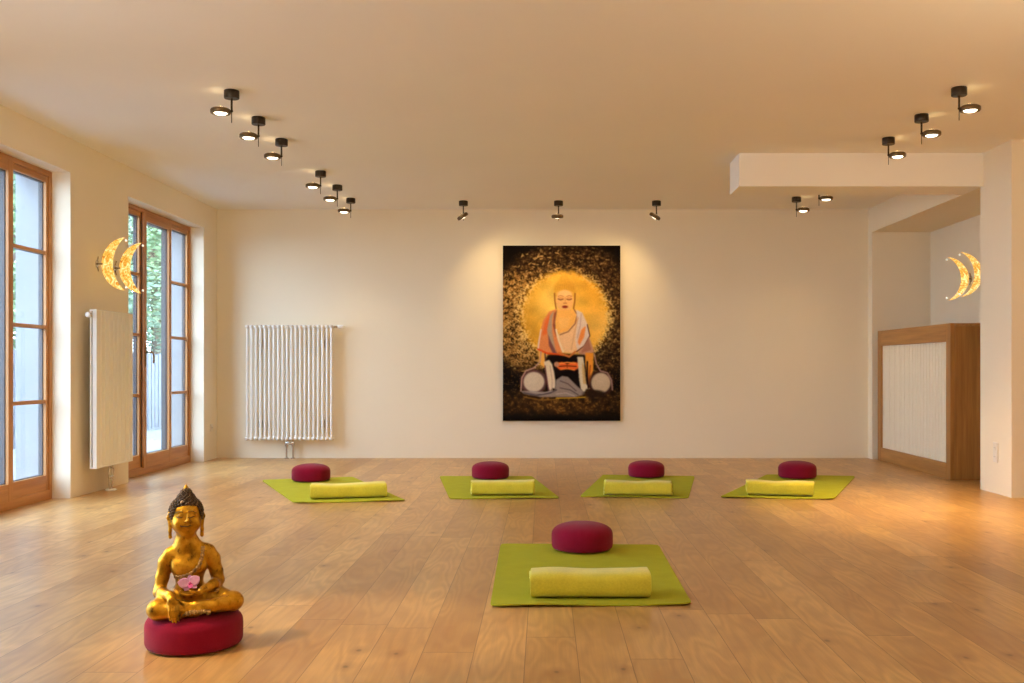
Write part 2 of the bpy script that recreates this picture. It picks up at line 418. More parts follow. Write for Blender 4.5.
def place_spot(x, y, rz, label, group, aim=None, e=60, up=9, size=120, blend=.95, color=WARM):
    t = proto if first[0] else copy_tree(proto); first[0] = False
    t.location = (x, y, H); t.rotation_euler = (0,0,rz); t['label'] = label; t['group'] = group
    head = [c for c in t.children if c.name.startswith('lamp_head')][0]
    if aim:                                     # turn the head so its lens looks at the aim
        if aim[3]:
            head.location = (0, -.012, -.155)
        wp = Matrix.Translation((x,y,H)) @ Matrix.Rotation(rz,4,'Z') @ head.location
        d = (Vector(aim[:3])-wp).normalized(); d.rotate(Matrix.Rotation(-rz,3,'Z'))
        head.rotation_euler = d.to_track_quat('-Z','Y').to_euler()
        dirw = (Vector(aim[:3])-wp).normalized()
    else:
        wp = Matrix.Translation((x,y,H)) @ Matrix.Rotation(rz,4,'Z') @ head.location; dirw = Vector((0,0,-1))
    lp = wp + dirw*.045
    add_light('SPOT', lp, e, aim=lp+dirw, size=math.radians(size), blend=blend, color=color)
    if up: add_light('POINT', wp + Vector((0,0,-.0)) - dirw*.03, up, radius=.03, color=color, name='lamp_glow')
    return t
g1 = 'spotlights in the left row'
LROW = [6.345, 7.026, 7.696, 8.943, 9.63, 10.37]
LLAB = ['bronze disc ceiling spotlight, nearest of the left row', 'bronze disc ceiling spotlight, second of the left row counted from the near end', 'bronze disc ceiling spotlight in the left row, last of its near group of three', 'bronze disc ceiling spotlight in the left row, first of its far group of three', 'bronze disc ceiling spotlight in the left row, second from the back wall', 'bronze disc ceiling spotlight at the back wall end of the left row']
for x, y, l in zip([-1.982,-2.006,-2.020,-1.998,-1.990,-2.004], LROW, LLAB): place_spot(x, y, PI, l, g1, e=30 if y < 9 else 16, up=.2, size=105)
g2 = 'spotlights in the right row'
for x, y, l in zip([2.607,2.624,2.635], [6.28, 6.95, 7.65], ['bronze disc ceiling spotlight, nearest of the right row', 'bronze disc ceiling spotlight in the right row, middle of the three before the beam', 'bronze disc ceiling spotlight in the right row, just before the ceiling beam']):
    place_spot(x, y, 0, l, g2, e=150, up=.15, size=64, color=(1,.68,.30))
place_spot(2.64, 9.6, 0, 'ceiling spotlight behind the beam, canopy hidden by the beam', g2, e=12, up=.15)
place_spot(2.60, 10.3, 0, 'ceiling spotlight behind the beam, whole fitting visible near the back wall', g2, e=12, up=.15)
g3 = 'spotlights aimed at the painting'
place_spot(-.85, 10.54, -PI/2, 'tilted ceiling spotlight up left of the painting', g3, aim=(.25,11.05,.9,1), e=17, up=.15, size=125)
place_spot(.153, 10.54, -PI/2, 'ceiling spotlight straight above the painting', g3, aim=(.18,10.95,.9,1), e=15, up=.15, size=125)
place_spot(1.185, 10.54, -PI/2, 'tilted ceiling spotlight up right of the painting', g3, aim=(.15,11.05,.9,1), e=17, up=.15, size=125)
# unseen spotlights added overhead to brighten the near half of the room
g4 = 'unseen spotlights added overhead for their light'
ADDED_NEAR = [(-2.0,.4,PI),(2.62,.4,0),(2.62,3.6,0),(5.0,5.3,0)]
for x, y, r in ADDED_NEAR: place_spot(x, y, r, 'unseen bronze disc ceiling spotlight added as fill in the near half of the room', g4, e=8, up=.2)
place_spot(-2.62, 3.0, PI, 'unseen bronze disc ceiling spotlight added for the warm pool beside the statue', g4, aim=(-.92,3.72,0,0), e=210, up=0, size=27, blend=.6)  # out of view, added to throw the warm pool and the statue's shadow

def add_fill_uplighter(x, y, e, src=None, color=(1,.87,.68)):  # unseen bowl lamps on poles, added to brighten the ceiling and room
    if src is None:
        t = thing('added_fill_uplighter', '', 'added fill lamp'); bm = NB(); lathe(bm, [(0,0),(.15,0),(.15,.015),(.03,.03),(0,.032)], 32); link('base', bm, M['bronze'], t, True, autos=40)
        bm = NB(); tube(bm, [(0,0,.025),(0,0,1.70)], .012, 12); link('pole', bm, M['bronze'], t, True, autos=40)
        bm = NB(); lathe(bm, [(0,1.69),(.05,1.70),(.16,1.75),(.21,1.80),(.205,1.803),(.155,1.757),(.05,1.712),(0,1.705)], 36); link('bowl', bm, M['socket'], t, True)
    else: t = copy_tree(src)
    t.location = (x, y, 0); t['label'] = 'unseen bowl uplighter added as fill in the near half of the room'; t['group'] = 'added fill uplighters'
    add_light('POINT', (x, y, 1.84), e, radius=.07, color=color, name='added_uplight'); return t
TL = add_fill_uplighter(-2.8, 2.2, 112, None, (1,.92,.79)); add_fill_uplighter(2.7, 3.3, 74, TL, (1,.75,.45)); add_fill_uplighter(.2, -1.2, 40, TL, (1,.80,.54)); add_fill_uplighter(5.4, 4.2, 15, TL, (1,.72,.38))

# ------------------------------------------------------------------ radiators
def tube_radiator():
    t = thing('column_radiator', 'white column radiator hanging on the back wall left of the painting', 'radiator', (-2.80, YB, 0))
    n = 20; w = .975; z0, z1 = .205, 1.475; dx = w/n
    for i in range(n):
        x = -w/2 + dx*(i+.5); bm = NB()
        tube(bm, [(x,-.100,z0+.02),(x,-.100,z1-.02)], .0140, 16)
        tube(bm, [(x,-.055,z1-.02),(x,-.115,z1-.02)], .020, 10); tube(bm, [(x,-.055,z0+.02),(x,-.115,z0+.02)], .022, 10)
        ball(bm, (x,-.115,z1-.02), .0195, 2); ball(bm, (x,-.115,z0+.02), .0215, 2)
        link('column', bm, M['white'], t, True, autos=50)
    bm = NB()
    for z in (z0+.02, z1-.02):
        bm = NB(); tube(bm, [(-w/2,-.085,z),(w/2,-.085,z)], .017, 12); link('header_pipe', bm, M['white'], t, True, autos=50)
    for x in (-.33, .36):
        for z in (1.27, .38):
            bm = NB(); bx(bm, x-.012, x+.012, -.10, -.001, z-.04, z+.04, 0, .004); link('wall_bracket', bm, M['chrome'], t)
    bm = NB(); tube(bm, [(w/2,-.085,z1-.02),(w/2+.04,-.085,z1-.02)], .012, 10); link('valve', bm, M['chrome'], t, True, autos=40)
    bm = NB(); tube(bm, [(w/2+.04,-.085,z1-.02),(w/2+.05,-.085,z1-.02),(w/2+.10,-.085,z1-.02),(w/2+.11,-.085,z1-.02)], [.016,.021,.019,.012], 14); link('thermostat_knob', bm, M['white'], t, True, autos=40)
    bm = NB()
    for x in (-.035, .035):
        tube(bm, [(x,-.085,z0),(x,-.085,0.001)], .010, 10); tube(bm, [(x,-.085,z0-.03),(x,-.085,z0-.07)], .017, 8); tube(bm, [(x,-.085,.012),(x,-.085,.001)], .024, 12)
    bx(bm, -.045,.045,-.097,-.073,z0-.05,z0-.02,0,.003)
    link('supply_pipe', bm, M['chrome'], t, True, autos=40)
tube_radiator()
def flat_radiator():
    t = thing('panel_radiator', 'tall white ribbed panel radiator on the pier between the glazed doors', 'radiator', (XL, 7.81, 0))
    L = .69; z0, z1 = .21, 1.46; xf = .135; xb = .082
    bm = NB()
    n = 9; dy = L/n
    # front sheet with shallow vertical ribs
    prof = []
    for i in range(n):
        y = i*dy; prof += [(y+.000, xf-.007),(y+.010, xf-.007),(y+.016, xf),(y+dy-.004, xf)]
    prof = [(0, xf)]+prof[2:]+[(L, xf)]
    lo = [bm.verts.new((x,y,z0+.012)) for y, x in prof]; hi = [bm.verts.new((x,y,z1-.012)) for y, x in prof]
    bl = [bm.verts.new((xf-.03,y,z0+.012)) for y, x in prof]; bh = [bm.verts.new((xf-.03,y,z1-.012)) for y, x in prof]
    for i in range(len(prof)-1):
        bm.faces.new((lo[i],lo[i+1],hi[i+1],hi[i])); bm.faces.new((bl[i],bh[i],bh[i+1],bl[i+1]))
        bm.faces.new((lo[i],bl[i],bl[i+1],lo[i+1])); bm.faces.new((hi[i],hi[i+1],bh[i+1],bh[i]))
    bm.faces.new((lo[0],hi[0],bh[0],bl[0])); bm.faces.new((lo[-1],bl[-1],bh[-1],hi[-1]))
    link('front_panel', bm, M['white'], t)
    bm = NB(); bx(bm, xb, xb+.014, 0, L, z0+.012, z1-.012, 0, .004); link('rear_panel', bm, M['white'], t)
    bm = NB(); bx(bm, xb-.002, xf+.002, 0, L, z1-.014, z1, 0, .004); link('top_cover', bm, M['white'], t)
    bm = NB(); bx(bm, xb-.002, xf+.002, 0, L, z0, z0+.014, 0, .004); link('bottom_cover', bm, M['white'], t)
    for y in (.30, .56):
        bm = NB(); bx(bm, .001, xb+.004, y-.02, y+.02, z1-.25, z1-.12, 0, .003); link('wall_bracket', bm, M['white'], t)
    bm = NB(); tube(bm, [(.09,-.003,z1-.045),(.09,-.02,z1-.045),(.09,-.055,z1-.045),(.09,-.062,z1-.045)], [.012,.021,.020,.012], 14); link('thermostat_knob', bm, M['white'], t, True, autos=40)
    bm = NB()
    for y in (.34, .39):
        tube(bm, [(.09,y,z0+.006),(.09,y,.001)], .009, 8); tube(bm, [(.09,y,z0-.03),(.09,y,z0-.085)], .015, 8)
    bx(bm, .08,.10,.33,.40,z0-.11,z0-.085,0,.003)
    link('supply_pipe', bm, M['chrome'], t, True, autos=40)
    bm = NB(); lathe(bm, [(0,.014),(.035,.014),(.045,.008),(.048,.001),(0,.001)], 20, (.09,.365,0)); link('floor_rosette', bm, M['white'], t, True)
flat_radiator()

# ------------------------------------------------------------------ oak radiator cover in the recess
def cover():
    t = thing('radiator_cover', 'oak cabinet with a white ribbed front panel in the right recess', 'cabinet', (3.62, 8.906, 0))
    L = 10.85-8.906; D = 4.235-3.62; Hc = 1.40
    bm = NB(); bx(bm, 0, .04, 0, .10, 0, Hc-.0, 0, .003); bx(bm, 0, .04, L-.10, L, 0, Hc, 0, .003)
    bx(bm, 0, .04, .10, L-.10, 1.237, Hc, 1, .003); bx(bm, 0, .04, .10, L-.10, .0, .145, 1, .003)
    link('front_frame', bm, [M['oak_v'], M['oak_h']], t)
    for y in (0, L-.03):
        bm = NB(); bx(bm, .042, D, y, y+.03, 0, Hc-.026, 0, .002); link('side_panel', bm, M['oak_v'], t)
    bm = NB(); bx(bm, .042, D, 0, L, Hc-.025, Hc, 0, .003); link('top_board', bm, M['oak_h'], t)
    bm = NB(); n = 24; y0, y1 = .098, L-.098; dy = (y1-y0)/n; prof = []
    for i in range(n):
        y = y0+i*dy; prof += [(y, .030),(y+.008, .030),(y+.014, .020),(y+dy-.006, .020)]
    prof.append((y1, .030))
    lo = [bm.verts.new((x,y,.140)) for y, x in prof]; hi = [bm.verts.new((x,y,1.242)) for y, x in prof]
    lb = [bm.verts.new((.045,y,.140)) for y, x in prof]; hb = [bm.verts.new((.045,y,1.242)) for y, x in prof]
    for i in range(len(prof)-1):
        bm.faces.new((lo[i],hi[i],hi[i+1],lo[i+1])); bm.faces.new((lb[i],lb[i+1],hb[i+1],hb[i]))
        bm.faces.new((lo[i],lo[i+1],lb[i+1],lb[i])); bm.faces.new((hi[i],hb[i],hb[i+1],hi[i+1]))
    bm.faces.new((lo[0],lb[0],hb[0],hi[0])); bm.faces.new((lo[-1],hi[-1],hb[-1],lb[-1]))
    link('ribbed_panel', bm, M['cream'], t)
cover()

# ------------------------------------------------------------------ sockets
def socket(name, loc, rz, label, k):
    t = thing(name, label, 'socket', loc, rz)
    bm = NB(); bx(bm, -.040, .040, -.010, -.001, -.040*k, .040*k, 0, .004); link('socket_plate', bm, M['socket'], t)
    zs = [0] if k < 1.5 else [.036, -.036]
    for z in zs:
        bm = NB(); lathe(bm, [(0,-.004),(.020,-.004),(.024,.0),(.024,.003),(.020,.003),(.0,.002)], 20, (0,-.010,z), Matrix.Rotation(PI/2,3,'X').to_3x3())
        s = link('socket_insert', bm, M['socket'], t, True, autos=40)
        bm = NB()
        for q in (-.009,.009): ball(bm, (q,-.0135,z), .003, 1)
        link('pin_hole', bm, M['slot'], s)
socket('wall_socket', (XR, 7.96, .33), -PI/2, 'cream double wall socket low on the right pier', 2)
socket('wall_socket', (XL, 10.9, .35), PI/2, 'cream wall socket low on the left wall beside the far corner', 1)

# ------------------------------------------------------------------ crescent wall lamps
def make_crescent(thick=.105, reach=.195, first_half=.215):
    t = thing('crescent_wall_lamp', '', 'wall lamp', (0,0,0), 0)
    # local x points out of the wall, local y along it
    bm = NB(); n = 40; half = first_half; ring = []
    R1 = ((reach-.0)**2+half*half)/(2*reach) if reach > half else (half*half+reach*reach)/(2*reach); a1 = math.asin(min(1, half/R1)); cx1 = .03+R1          # outer arc, leftmost at x=.03
    tipx = cx1 - R1*math.cos(a1)
    R2x = tipx - (.03+thick)                                          # inner arc sagitta
    R2 = (half*half + R2x*R2x)/(2*R2x); a2 = math.asin(half/R2); cx2 = (.03+thick)+R2
    outer = [(cx1-R1*math.cos(-a1+2*a1*i/n), R1*math.sin(-a1+2*a1*i/n)) for i in range(n+1)]
    inner = [(cx2-R2*math.cos(-a2+2*a2*i/n), R2*math.sin(-a2+2*a2*i/n)) for i in range(n+1)]
    def sweep(k, s):                                                   # soft bowl across the blade
        (xo, zo), (xi, zi) = outer[k], inner[k]
        x = xo+(xi-xo)*s; z = zo+(zi-zo)*s
        y = -.035*(1-(z/half)**2)*(s-.5)
        return Vector((x, y, z))
    m_ = 6; front = [[bm.verts.new(sweep(k, s/m_)+Vector((0,-.005,0))) for s in range(m_+1)] for k in range(n+1)]
    back = [[bm.verts.new(sweep(k, s/m_)+Vector((0,.005,0))) for s in range(m_+1)] for k in range(n+1)]
    for k in range(n):
        for s in range(m_):
            bm.faces.new((front[k][s],front[k+1][s],front[k+1][s+1],front[k][s+1])); bm.faces.new((back[k][s],back[k][s+1],back[k+1][s+1],back[k+1][s]))
        for s in (0, m_): bm.faces.new((front[k][s],back[k][s],back[k+1][s],front[k+1][s]))
    bmesh.ops.remove_doubles(bm, verts=bm.verts, dist=.0004)
    sh = link('crescent_shade', bm, M['crescent'], t, True, autos=50)
    for zz in (-1, 1):
        b = NB(); ball(b, (tipx+.012,0,zz*(half-.025)), .010, 2); link('end_cap', b, M['clear'], sh, True)
    bm = NB(); lathe(bm, [(0,.006),(.030,.006),(.033,.0),(0,.0)], 20, (.001,0,0), Matrix.Rotation(PI/2,3,'Y').to_3x3()); link('wall_plate', bm, M['chrome'], t, True, autos=40)
    bm = NB(); tube(bm, [(.004,0,0),(.045,0,0)], .006, 8); tube(bm, [(.012,0,-.06),(.006,0,-.03),(.004,0,0),(.006,0,.03),(.012,0,.06)], .004, 6); link('bracket', bm, M['brass'], t, True)
    return t
mp = make_crescent(); mp2 = make_crescent(.062, .20)
def crescent(src, x, y, z, rz, label, tilt=0):
    t = src if not src['label'] else copy_tree(src); t.location = (x,y,z); t.rotation_euler = (0,tilt,rz); t['label'] = label; t['group'] = 'crescent wall lamps'
crescent(mp, XL, 8.12, 1.845, 0, 'golden crescent wall lamp above the ribbed radiator, the nearer one')
crescent(mp, XL, 8.46, 1.845, 0, 'golden crescent wall lamp above the ribbed radiator, the one by the far door')
crescent(mp2, 4.24, 9.93, 1.885, PI, 'golden crescent wall lamp in the right recess, seen whole above the oak cabinet')
crescent(mp2, 4.24, 9.62, 1.90, PI, 'golden crescent wall lamp in the right recess, half hidden by the pier')
# ------------------------------------------------------------------ mats, cushions, blankets
def mat_mesh(corners, seed, label):
    BL, BR, FR, FL = [fl(*c, z=.0075) for c in corners]; rnd = random.Random(seed)
    c = (BL+BR+FR+FL)/4; bm = NB(); nx, ny = 24, 30; top = []; bot = []
    def pt(u, v):
        # rounded corners
        p = (FL*(1-u)+FR*u)*(1-v) + (BL*(1-u)+BR*u)*v - c
        cu = abs(2*u-1); cv = abs(2*v-1); k = max(0, cu-.93)*max(0, cv-.93)/.07/.07
        return p*(1-.018*k)
    for j in range(ny+1):
        rt = []; rb = []
        for i in range(nx+1):
            u, v = i/nx, j/ny; p = pt(u, v)
            lift = .007*math.exp(-v/.035)*(.5+.5*math.sin(u*7+seed)) + .003*math.exp(-(1-v)/.04)
            if label.startswith('front'): lift *= 1.3
            z = .0008 + max(0, lift)
            rt.append(bm.verts.new((p.x,p.y,z+.006))); rb.append(bm.verts.new((p.x,p.y,z)))
        top.append(rt); bot.append(rb)
    for j in range(ny):
        for i in range(nx):
            bm.faces.new((top[j][i],top[j][i+1],top[j+1][i+1],top[j+1][i])); bm.faces.new((bot[j][i],bot[j+1][i],bot[j+1][i+1],bot[j][i+1]))
    for i in range(nx):
        bm.faces.new((bot[0][i],bot[0][i+1],top[0][i+1],top[0][i])); bm.faces.new((top[ny][i],top[ny][i+1],bot[ny][i+1],bot[ny][i]))
    for j in range(ny):
        bm.faces.new((bot[j][0],top[j][0],top[j+1][0],bot[j+1][0])); bm.faces.new((bot[j][nx],bot[j+1][nx],top[j+1][nx],top[j][nx]))
    return link('yoga_mat', bm, M['mat'], loc=(c.x,c.y,0), smooth=True, autos=40)
MATS = [
 ([(500.5,544),(658.7,545),(692.6,604),(490,606)], 'lime green mat alone in the foreground centre under the largest seat cushion'),
 ([(261.7,480),(353,476.9),(406.3,500.3),(294.5,502.7)], 'lime green mat at the left end of the far row, below the column radiator'),
 ([(439.6,476.2),(531.9,476.2),(559.9,497.7),(449.8,498.5)], 'lime green mat in the far row, second from the left'),
 ([(602.8,474.8),(694.7,476.2),(688.3,497.7),(579.6,496.2)], 'lime green mat in the far row, second from the right'),
 ([(766.3,474.5),(855.3,476.1),(833.4,499),(719.4,496.9)], 'lime green mat at the right end of the far row, nearest the oak cabinet')]
for i, (c, l) in enumerate(MATS): tag(mat_mesh(c, i*1.7, 'front' if i == 0 else 'x'), l, 'yoga mat', 'green yoga mats')

def cushion_profile(R=.168, hh=.069):
    prof = []; N = 36
    for i in range(N+1):
        a = -PI/2 + PI*i/N; c, sn = math.cos(a), math.sin(a); e = 3.3 if sn > 0 else 9.0
        r = R*abs(c)**(2/e) if abs(c) > 1e-6 else 0; z = hh*math.copysign(abs(sn)**(2/e), sn)
        if sn > 0: z += .010*(1-(r/R)**2)*abs(sn); r *= 1-.02*sn
        if sn < 0: r *= 1-.03*abs(sn)
        prof.append((r, z+hh))
    prof[0] = (0, 0); prof[-1] = (0, prof[-1][1]); return prof
def make_cushion():
    t = thing('meditation_cushion', '', 'cushion'); bm = NB(); lathe(bm, cushion_profile(), 56)
    link('cover', bm, M['cushion'], t, True)
    return t
cp = make_cushion()
CUSH = [(-1.262,3.61,1.01,0,'crimson round cushion on the bare floor under the golden statue'),
 (.209,5.47,1,.0105,'crimson round cushion on the foreground mat'),
 (-2.05,8.80,1,.0105,'crimson round cushion on the far mat below the column radiator'),
 (-.482,9.0,1,.0105,'crimson round cushion on the far-row mat left of the painting'),
 (.933,9.12,.985,.0105,'dark crimson round cushion on the far-row mat right of the painting'),
 (2.29,9.04,1.01,.0105,'dark crimson round cushion on the far mat nearest the oak cabinet')]
for i, (x,y,s,z,l) in enumerate(CUSH):
    t = cp if i == 0 else copy_tree(cp); t.location = (x,y,z); t.scale = (s,s,s*(.955 if i == 0 else 1)); t['label'] = l; t['group'] = 'crimson meditation cushions'; t.rotation_euler = (0,0,i*.7)

def make_blanket(A, B, seed, label):
    """A, B: front bottom corners on the floor. An oval roll of fleece whose layers show at the ends."""
    rnd = random.Random(seed); d = (B-A); L = d.length; rz = math.atan2(d.y, d.x)
    t = bpy.data.objects.new('folded_blanket', None); COL.objects.link(t); t.location = (A.x, A.y, .0085); t.rotation_euler = (0,0,rz); tag(t, label, 'blanket', 'yellow folded blankets')
    turns = 3.8; n = 130; ha, hb = .100, .055; th = .0115
    path = []
    for i in range(n+1):
        s = i/n; a = -PI*.12 - 2*PI*turns*s
        A_, B_ = ha-th*1.02*turns*s, hb-th*1.02*turns*s
        ca, sa = math.cos(a), math.sin(a); e = 3.9
        path.append((A_*math.copysign(abs(ca)**(2/e),ca), B_*math.copysign(abs(sa)**(2/e),sa)))
    mz = min(q[1] for q in path); my = min(q[0] for q in path); path = [(q[0]-my, q[1]-mz) for q in path]
    bm = NB(); nx = 44; grid = []
    ph = [rnd.uniform(0,6) for _ in range(6)]
    for j in range(nx+1):
        u = j/nx; row = []
        for i, (py, pz) in enumerate(path):
            s = i/n
            endw = (.006*math.sin(3*s*turns*2+ph[0]) + .004*math.sin(9*s*turns+ph[1]))*(1 if u > .5 else -1)*abs(2*u-1)**6
            sag = .004*math.sin(u*5+ph[2]) + .003*math.sin(u*13+ph[3])
            top = pz/(2*hb)
            fl_ = -.006*math.exp(-((u-.5)/.3)**2)*top + .003*top*math.cos(2*PI*u*1.3+ph[4])
            row.append(bm.verts.new((u*L+endw, py*(1+.03*math.sin(u*7+ph[5]))-.018, max(.0, pz*(1+sag*4)+fl_*top))))
        grid.append(row)
    for j in range(nx):
        for i in range(n): bm.faces.new((grid[j][i],grid[j][i+1],grid[j+1][i+1],grid[j+1][i]))
    o = link('rolled_fleece', bm, M['fleece'], t, True)
    m = o.modifiers.new('thick', 'SOLIDIFY'); m.thickness = th*.9; m.offset = 0
    m = o.modifiers.new('soft', 'BEVEL'); m.width = .003; m.segments = 2; m.limit_method = 'ANGLE'; m.angle_limit = math.radians(60)
    o.location.z = th*.45
    return t
BLK = [((531,598),(650,598),'yellow fleece blanket rolled on the foreground mat before the big cushion'),
 ((311.0,499.2),(386,497),'yellow fleece blanket on the leftmost far mat, below the column radiator'),
 ((471,495.3),(534.6,494.9),'yellow fleece blanket on the far-row mat left of the painting'),
 ((604.2,495.3),(672.5,496),'yellow fleece blanket on the far-row mat right of the painting'),
 ((746.7,494.8),(813.9,496.4),'yellow fleece blanket on the rightmost far mat, folds showing at its right end')]
for i, (a, b, l) in enumerate(BLK): make_blanket(fl(*a, z=.010), fl(*b, z=.010), 5+i, l)

# ------------------------------------------------------------------ the painting
def painting():
    SS = 3; W, Hh = 117, 175; nx, ny = W*SS, Hh*SS
    px = 503 + (np.arange(nx)+.5)/SS; py = 246 + (np.arange(ny)+.5)/SS; X, Y = np.meshgrid(px, py)
    rng = np.random.default_rng(3)
    def vnoise(sx, sy, seed):
        r = np.random.default_rng(seed); gx, gy = int(W/sx)+3, int(Hh/sy)+3; g = r.random((gy, gx))
        u = (X-503)/sx; v = (Y-246)/sy; iu = u.astype(int); iv = v.astype(int); fu = u-iu; fv = v-iv
        fu = fu*fu*(3-2*fu); fv = fv*fv*(3-2*fv)
        return (g[iv,iu]*(1-fu)+g[iv,iu+1]*fu)*(1-fv) + (g[iv+1,iu]*(1-fu)+g[iv+1,iu+1]*fu)*fv
    img = np.zeros((ny, nx, 3)); C = lambda *c: np.array(c, float)
    sm = lambda a, b, x: np.clip((x-a)/(b-a), 0, 1)**2*(3-2*np.clip((x-a)/(b-a), 0, 1))
    def blend(mask, col):
        nonlocal img; img = img*(1-mask[..., None]) + (col if getattr(col, 'ndim', 1) == 3 else np.array(col, float))*mask[..., None]
    def blur(m, k):
        for _ in range(2):
            for ax in (0, 1):
                p = np.cumsum(np.concatenate([np.repeat(np.take(m,[0],ax),k+1,ax), m, np.repeat(np.take(m,[-1],ax),k,ax)], ax), ax)
                n_ = m.shape[ax]; m = (np.take(p, range(2*k+1, 2*k+1+n_), ax) - np.take(p, range(0, n_), ax))/(2*k+1)
        return m
    def poly(pts, col, b=1, a=1.0):
        m = np.zeros((ny, nx), bool); P = pts
        for i in range(len(P)):
            x1, y1 = P[i]; x2, y2 = P[(i+1)%len(P)]
            if y1 == y2: continue
            c = ((y1 > Y) != (y2 > Y)) & (X < (x2-x1)*(Y-y1)/(y2-y1)+x1); m ^= c
        m = m.astype(float); m = blur(m, b) if b else m; blend(m*a, col)
    def ell(cx, cy, rx, ry, col, s=.12, a=1.0):
        d = np.sqrt(((X-cx)/rx)**2+((Y-cy)/ry)**2); blend((1-sm(1-s, 1+s, d))*a, col)
    def stroke(pts, w, col, a=1.0):
        d = np.full(X.shape, 1e9)
        for (x1,y1),(x2,y2) in zip(pts, pts[1:]):
            dx, dy = x2-x1, y2-y1; t = np.clip(((X-x1)*dx+(Y-y1)*dy)/(dx*dx+dy*dy+1e-9), 0, 1)
            d = np.minimum(d, np.hypot(X-x1-t*dx, Y-y1-t*dy))
        blend((1-sm(w*.35, w*.9, d))*a, col)
    n1 = vnoise(1.3,1.1,1); n2 = vnoise(3.2,2.6,2); n3 = vnoise(10,8,3); n4 = vnoise(.8,.8,4)
    fleck = .42*n1+.23*n2+.35*n4
    img[:] = C(16,10,8)
    R = np.hypot((X-565)/1.0, (Y-316)/1.0)
    # broad brown and gold ring
    ring = sm(82, 66, R)*sm(402, 360, Y+6*(n3-.5))
    left = sm(600, 515, X)*sm(262, 290, Y)*sm(382, 352, Y)
    base = C(62,42,24)[None,None]*(1-left[...,None]) + C(132,94,44)[None,None]*left[...,None]
    blend(ring*.9, np.broadcast_to(base, img.shape)*(.55+.8*n2[...,None]))
    gold = sm(.50-.10*0, .68, fleck + .12*left)
    blend(gold*ring*(.28+.45*left), C(190,144,76)); blend(sm(.66,.80,fleck+.05*left)*ring*(.35+.4*left), C(236,208,142))
    blend(sm(.42,.30,fleck)*ring*.8, C(26,17,12))
    for k in range(420):
        a = rng.uniform(0, 2*PI); r0 = rng.uniform(47, 74); x0, y0 = 565+r0*math.cos(a), 316+r0*math.sin(a)
        if not (503 < x0 < 620 and 248 < y0 < 372): continue
        l = rng.uniform(1.2, 3.6); b_ = a + PI/2 + rng.uniform(-.9,.9); x1, y1 = x0+l*math.cos(b_), y0+l*math.sin(b_)
        lf = 1.0 if x0 < 560 else .55; sx = slice(max(0,int((min(x0,x1)-504)*SS)), int((max(x0,x1)-501)*SS)); sy = slice(max(0,int((min(y0,y1)-247)*SS)), int((max(y0,y1)-244)*SS))
        Xs, Ys = X[sy,sx], Y[sy,sx]
        if Xs.size == 0: continue
        dx, dy = x1-x0, y1-y0; t_ = np.clip(((Xs-x0)*dx+(Ys-y0)*dy)/(dx*dx+dy*dy+1e-9),0,1); d_ = np.hypot(Xs-x0-t_*dx, Ys-y0-t_*dy)
        mk = (1-sm(.15,.75,d_))*.8*lf; cc = C(226,186,110) if rng.random() < .55 else C(30,18,10)
        img[sy,sx] = img[sy,sx]*(1-mk[...,None]) + cc*mk[...,None]
    # ground texture below
    g = sm(384,396,Y)*sm(419,408,Y)*(1-.5*np.abs(X-561)/60)
    blend(g*.75, np.broadcast_to(C(92,62,26), img.shape)*(.5+.9*n2[...,None])); blend(g*sm(.55,.72,fleck)*.7, C(170,120,54))
    side = sm(352,368,Y)*sm(400,385,Y)*sm(60,30,np.minimum(X-503,620-X)*2)
    blend(side*sm(.55,.7,fleck)*.6, C(120,86,40))
    # halo disc
    rr = R + 3.4*(n2-.5) + 2*(n1-.5)
    halo = (1-sm(41, 47, rr))*sm(366,352,Y+5*(n2-.5))
    hc = C(218,160,52)[None,None]*np.ones_like(img); c2 = np.exp(-((X-556)**2+(Y-303)**2)/520)[...,None]; c3 = np.exp(-((X-598)**2+(Y-326)**2)/420)[...,None]
    hc = hc*(1-c2)+C(246,208,104)*c2; hc = hc*(1-.6*c3)+C(246,204,110)*.6*c3; hc = hc*(.90+.2*n3[...,None])
    blend(halo, hc)
    rim = np.exp(-((rr-45)/5.0)**2)*sm(368,350,Y)*(1-.75*np.exp(-((X-565)/26)**2)*(Y<300))
    blend(np.clip(rim*sm(.42,.62,fleck),0,1)*.9, C(240,206,124)); blend(np.clip(rim*sm(.40,.30,fleck),0,1)*.8, C(92,58,24))
    # hair, head
    ell(564.5,290,11,10,C(208,154,56),.18,.75); ell(563.8,280.5,5,4.6,C(214,162,60),.2,.7)
    for k in range(9): stroke([(556+k*2.1,284+abs(k-4)*.6),(555+k*2.3,290)], .7, C(176,122,40), .35)
    stroke([(554.5,294),(554.8,301),(556,309)], 1.1, C(140,78,36), .85); stroke([(574.8,294),(574.6,301),(573.4,309)], 1.1, C(140,78,36), .85)
    ell(564.6,301.5,8.6,11.2,C(238,186,116),.1); ell(564.5,294,7.5,3,C(246,200,140),.4,.7)
    ell(561,299,3,1.5,C(214,150,96),.4,.8); ell(569,299,3,1.5,C(214,150,96),.4,.8)
    stroke([(558,299.4),(560.5,300.4),(563,299.6)], .7, C(134,78,50)); stroke([(566.6,299.6),(569,300.4),(571.5,299.4)], .7, C(134,78,50))
    stroke([(558,296.8),(560.6,295.8),(563.4,296.9)], .6, C(176,112,66),.8); stroke([(566.4,296.9),(569,295.8),(571.6,296.8)], .6, C(176,112,66),.8)
    stroke([(565,297.5),(565.2,303)], .7, C(216,156,100)); stroke([(563.4,303.6),(566.6,303.6)], .7, C(178,112,72))
    ell(564.9,307.2,2.9,1.3,C(132,44,38),.3); stroke([(560,311.4),(565,313),(570,311.2)], .8, C(176,110,60),.8)
    # chest and robe
    poly([(556,310),(573,310),(578,315),(575,325),(568,332),(560,335),(555,330),(553,318)], C(246,186,98), 2)
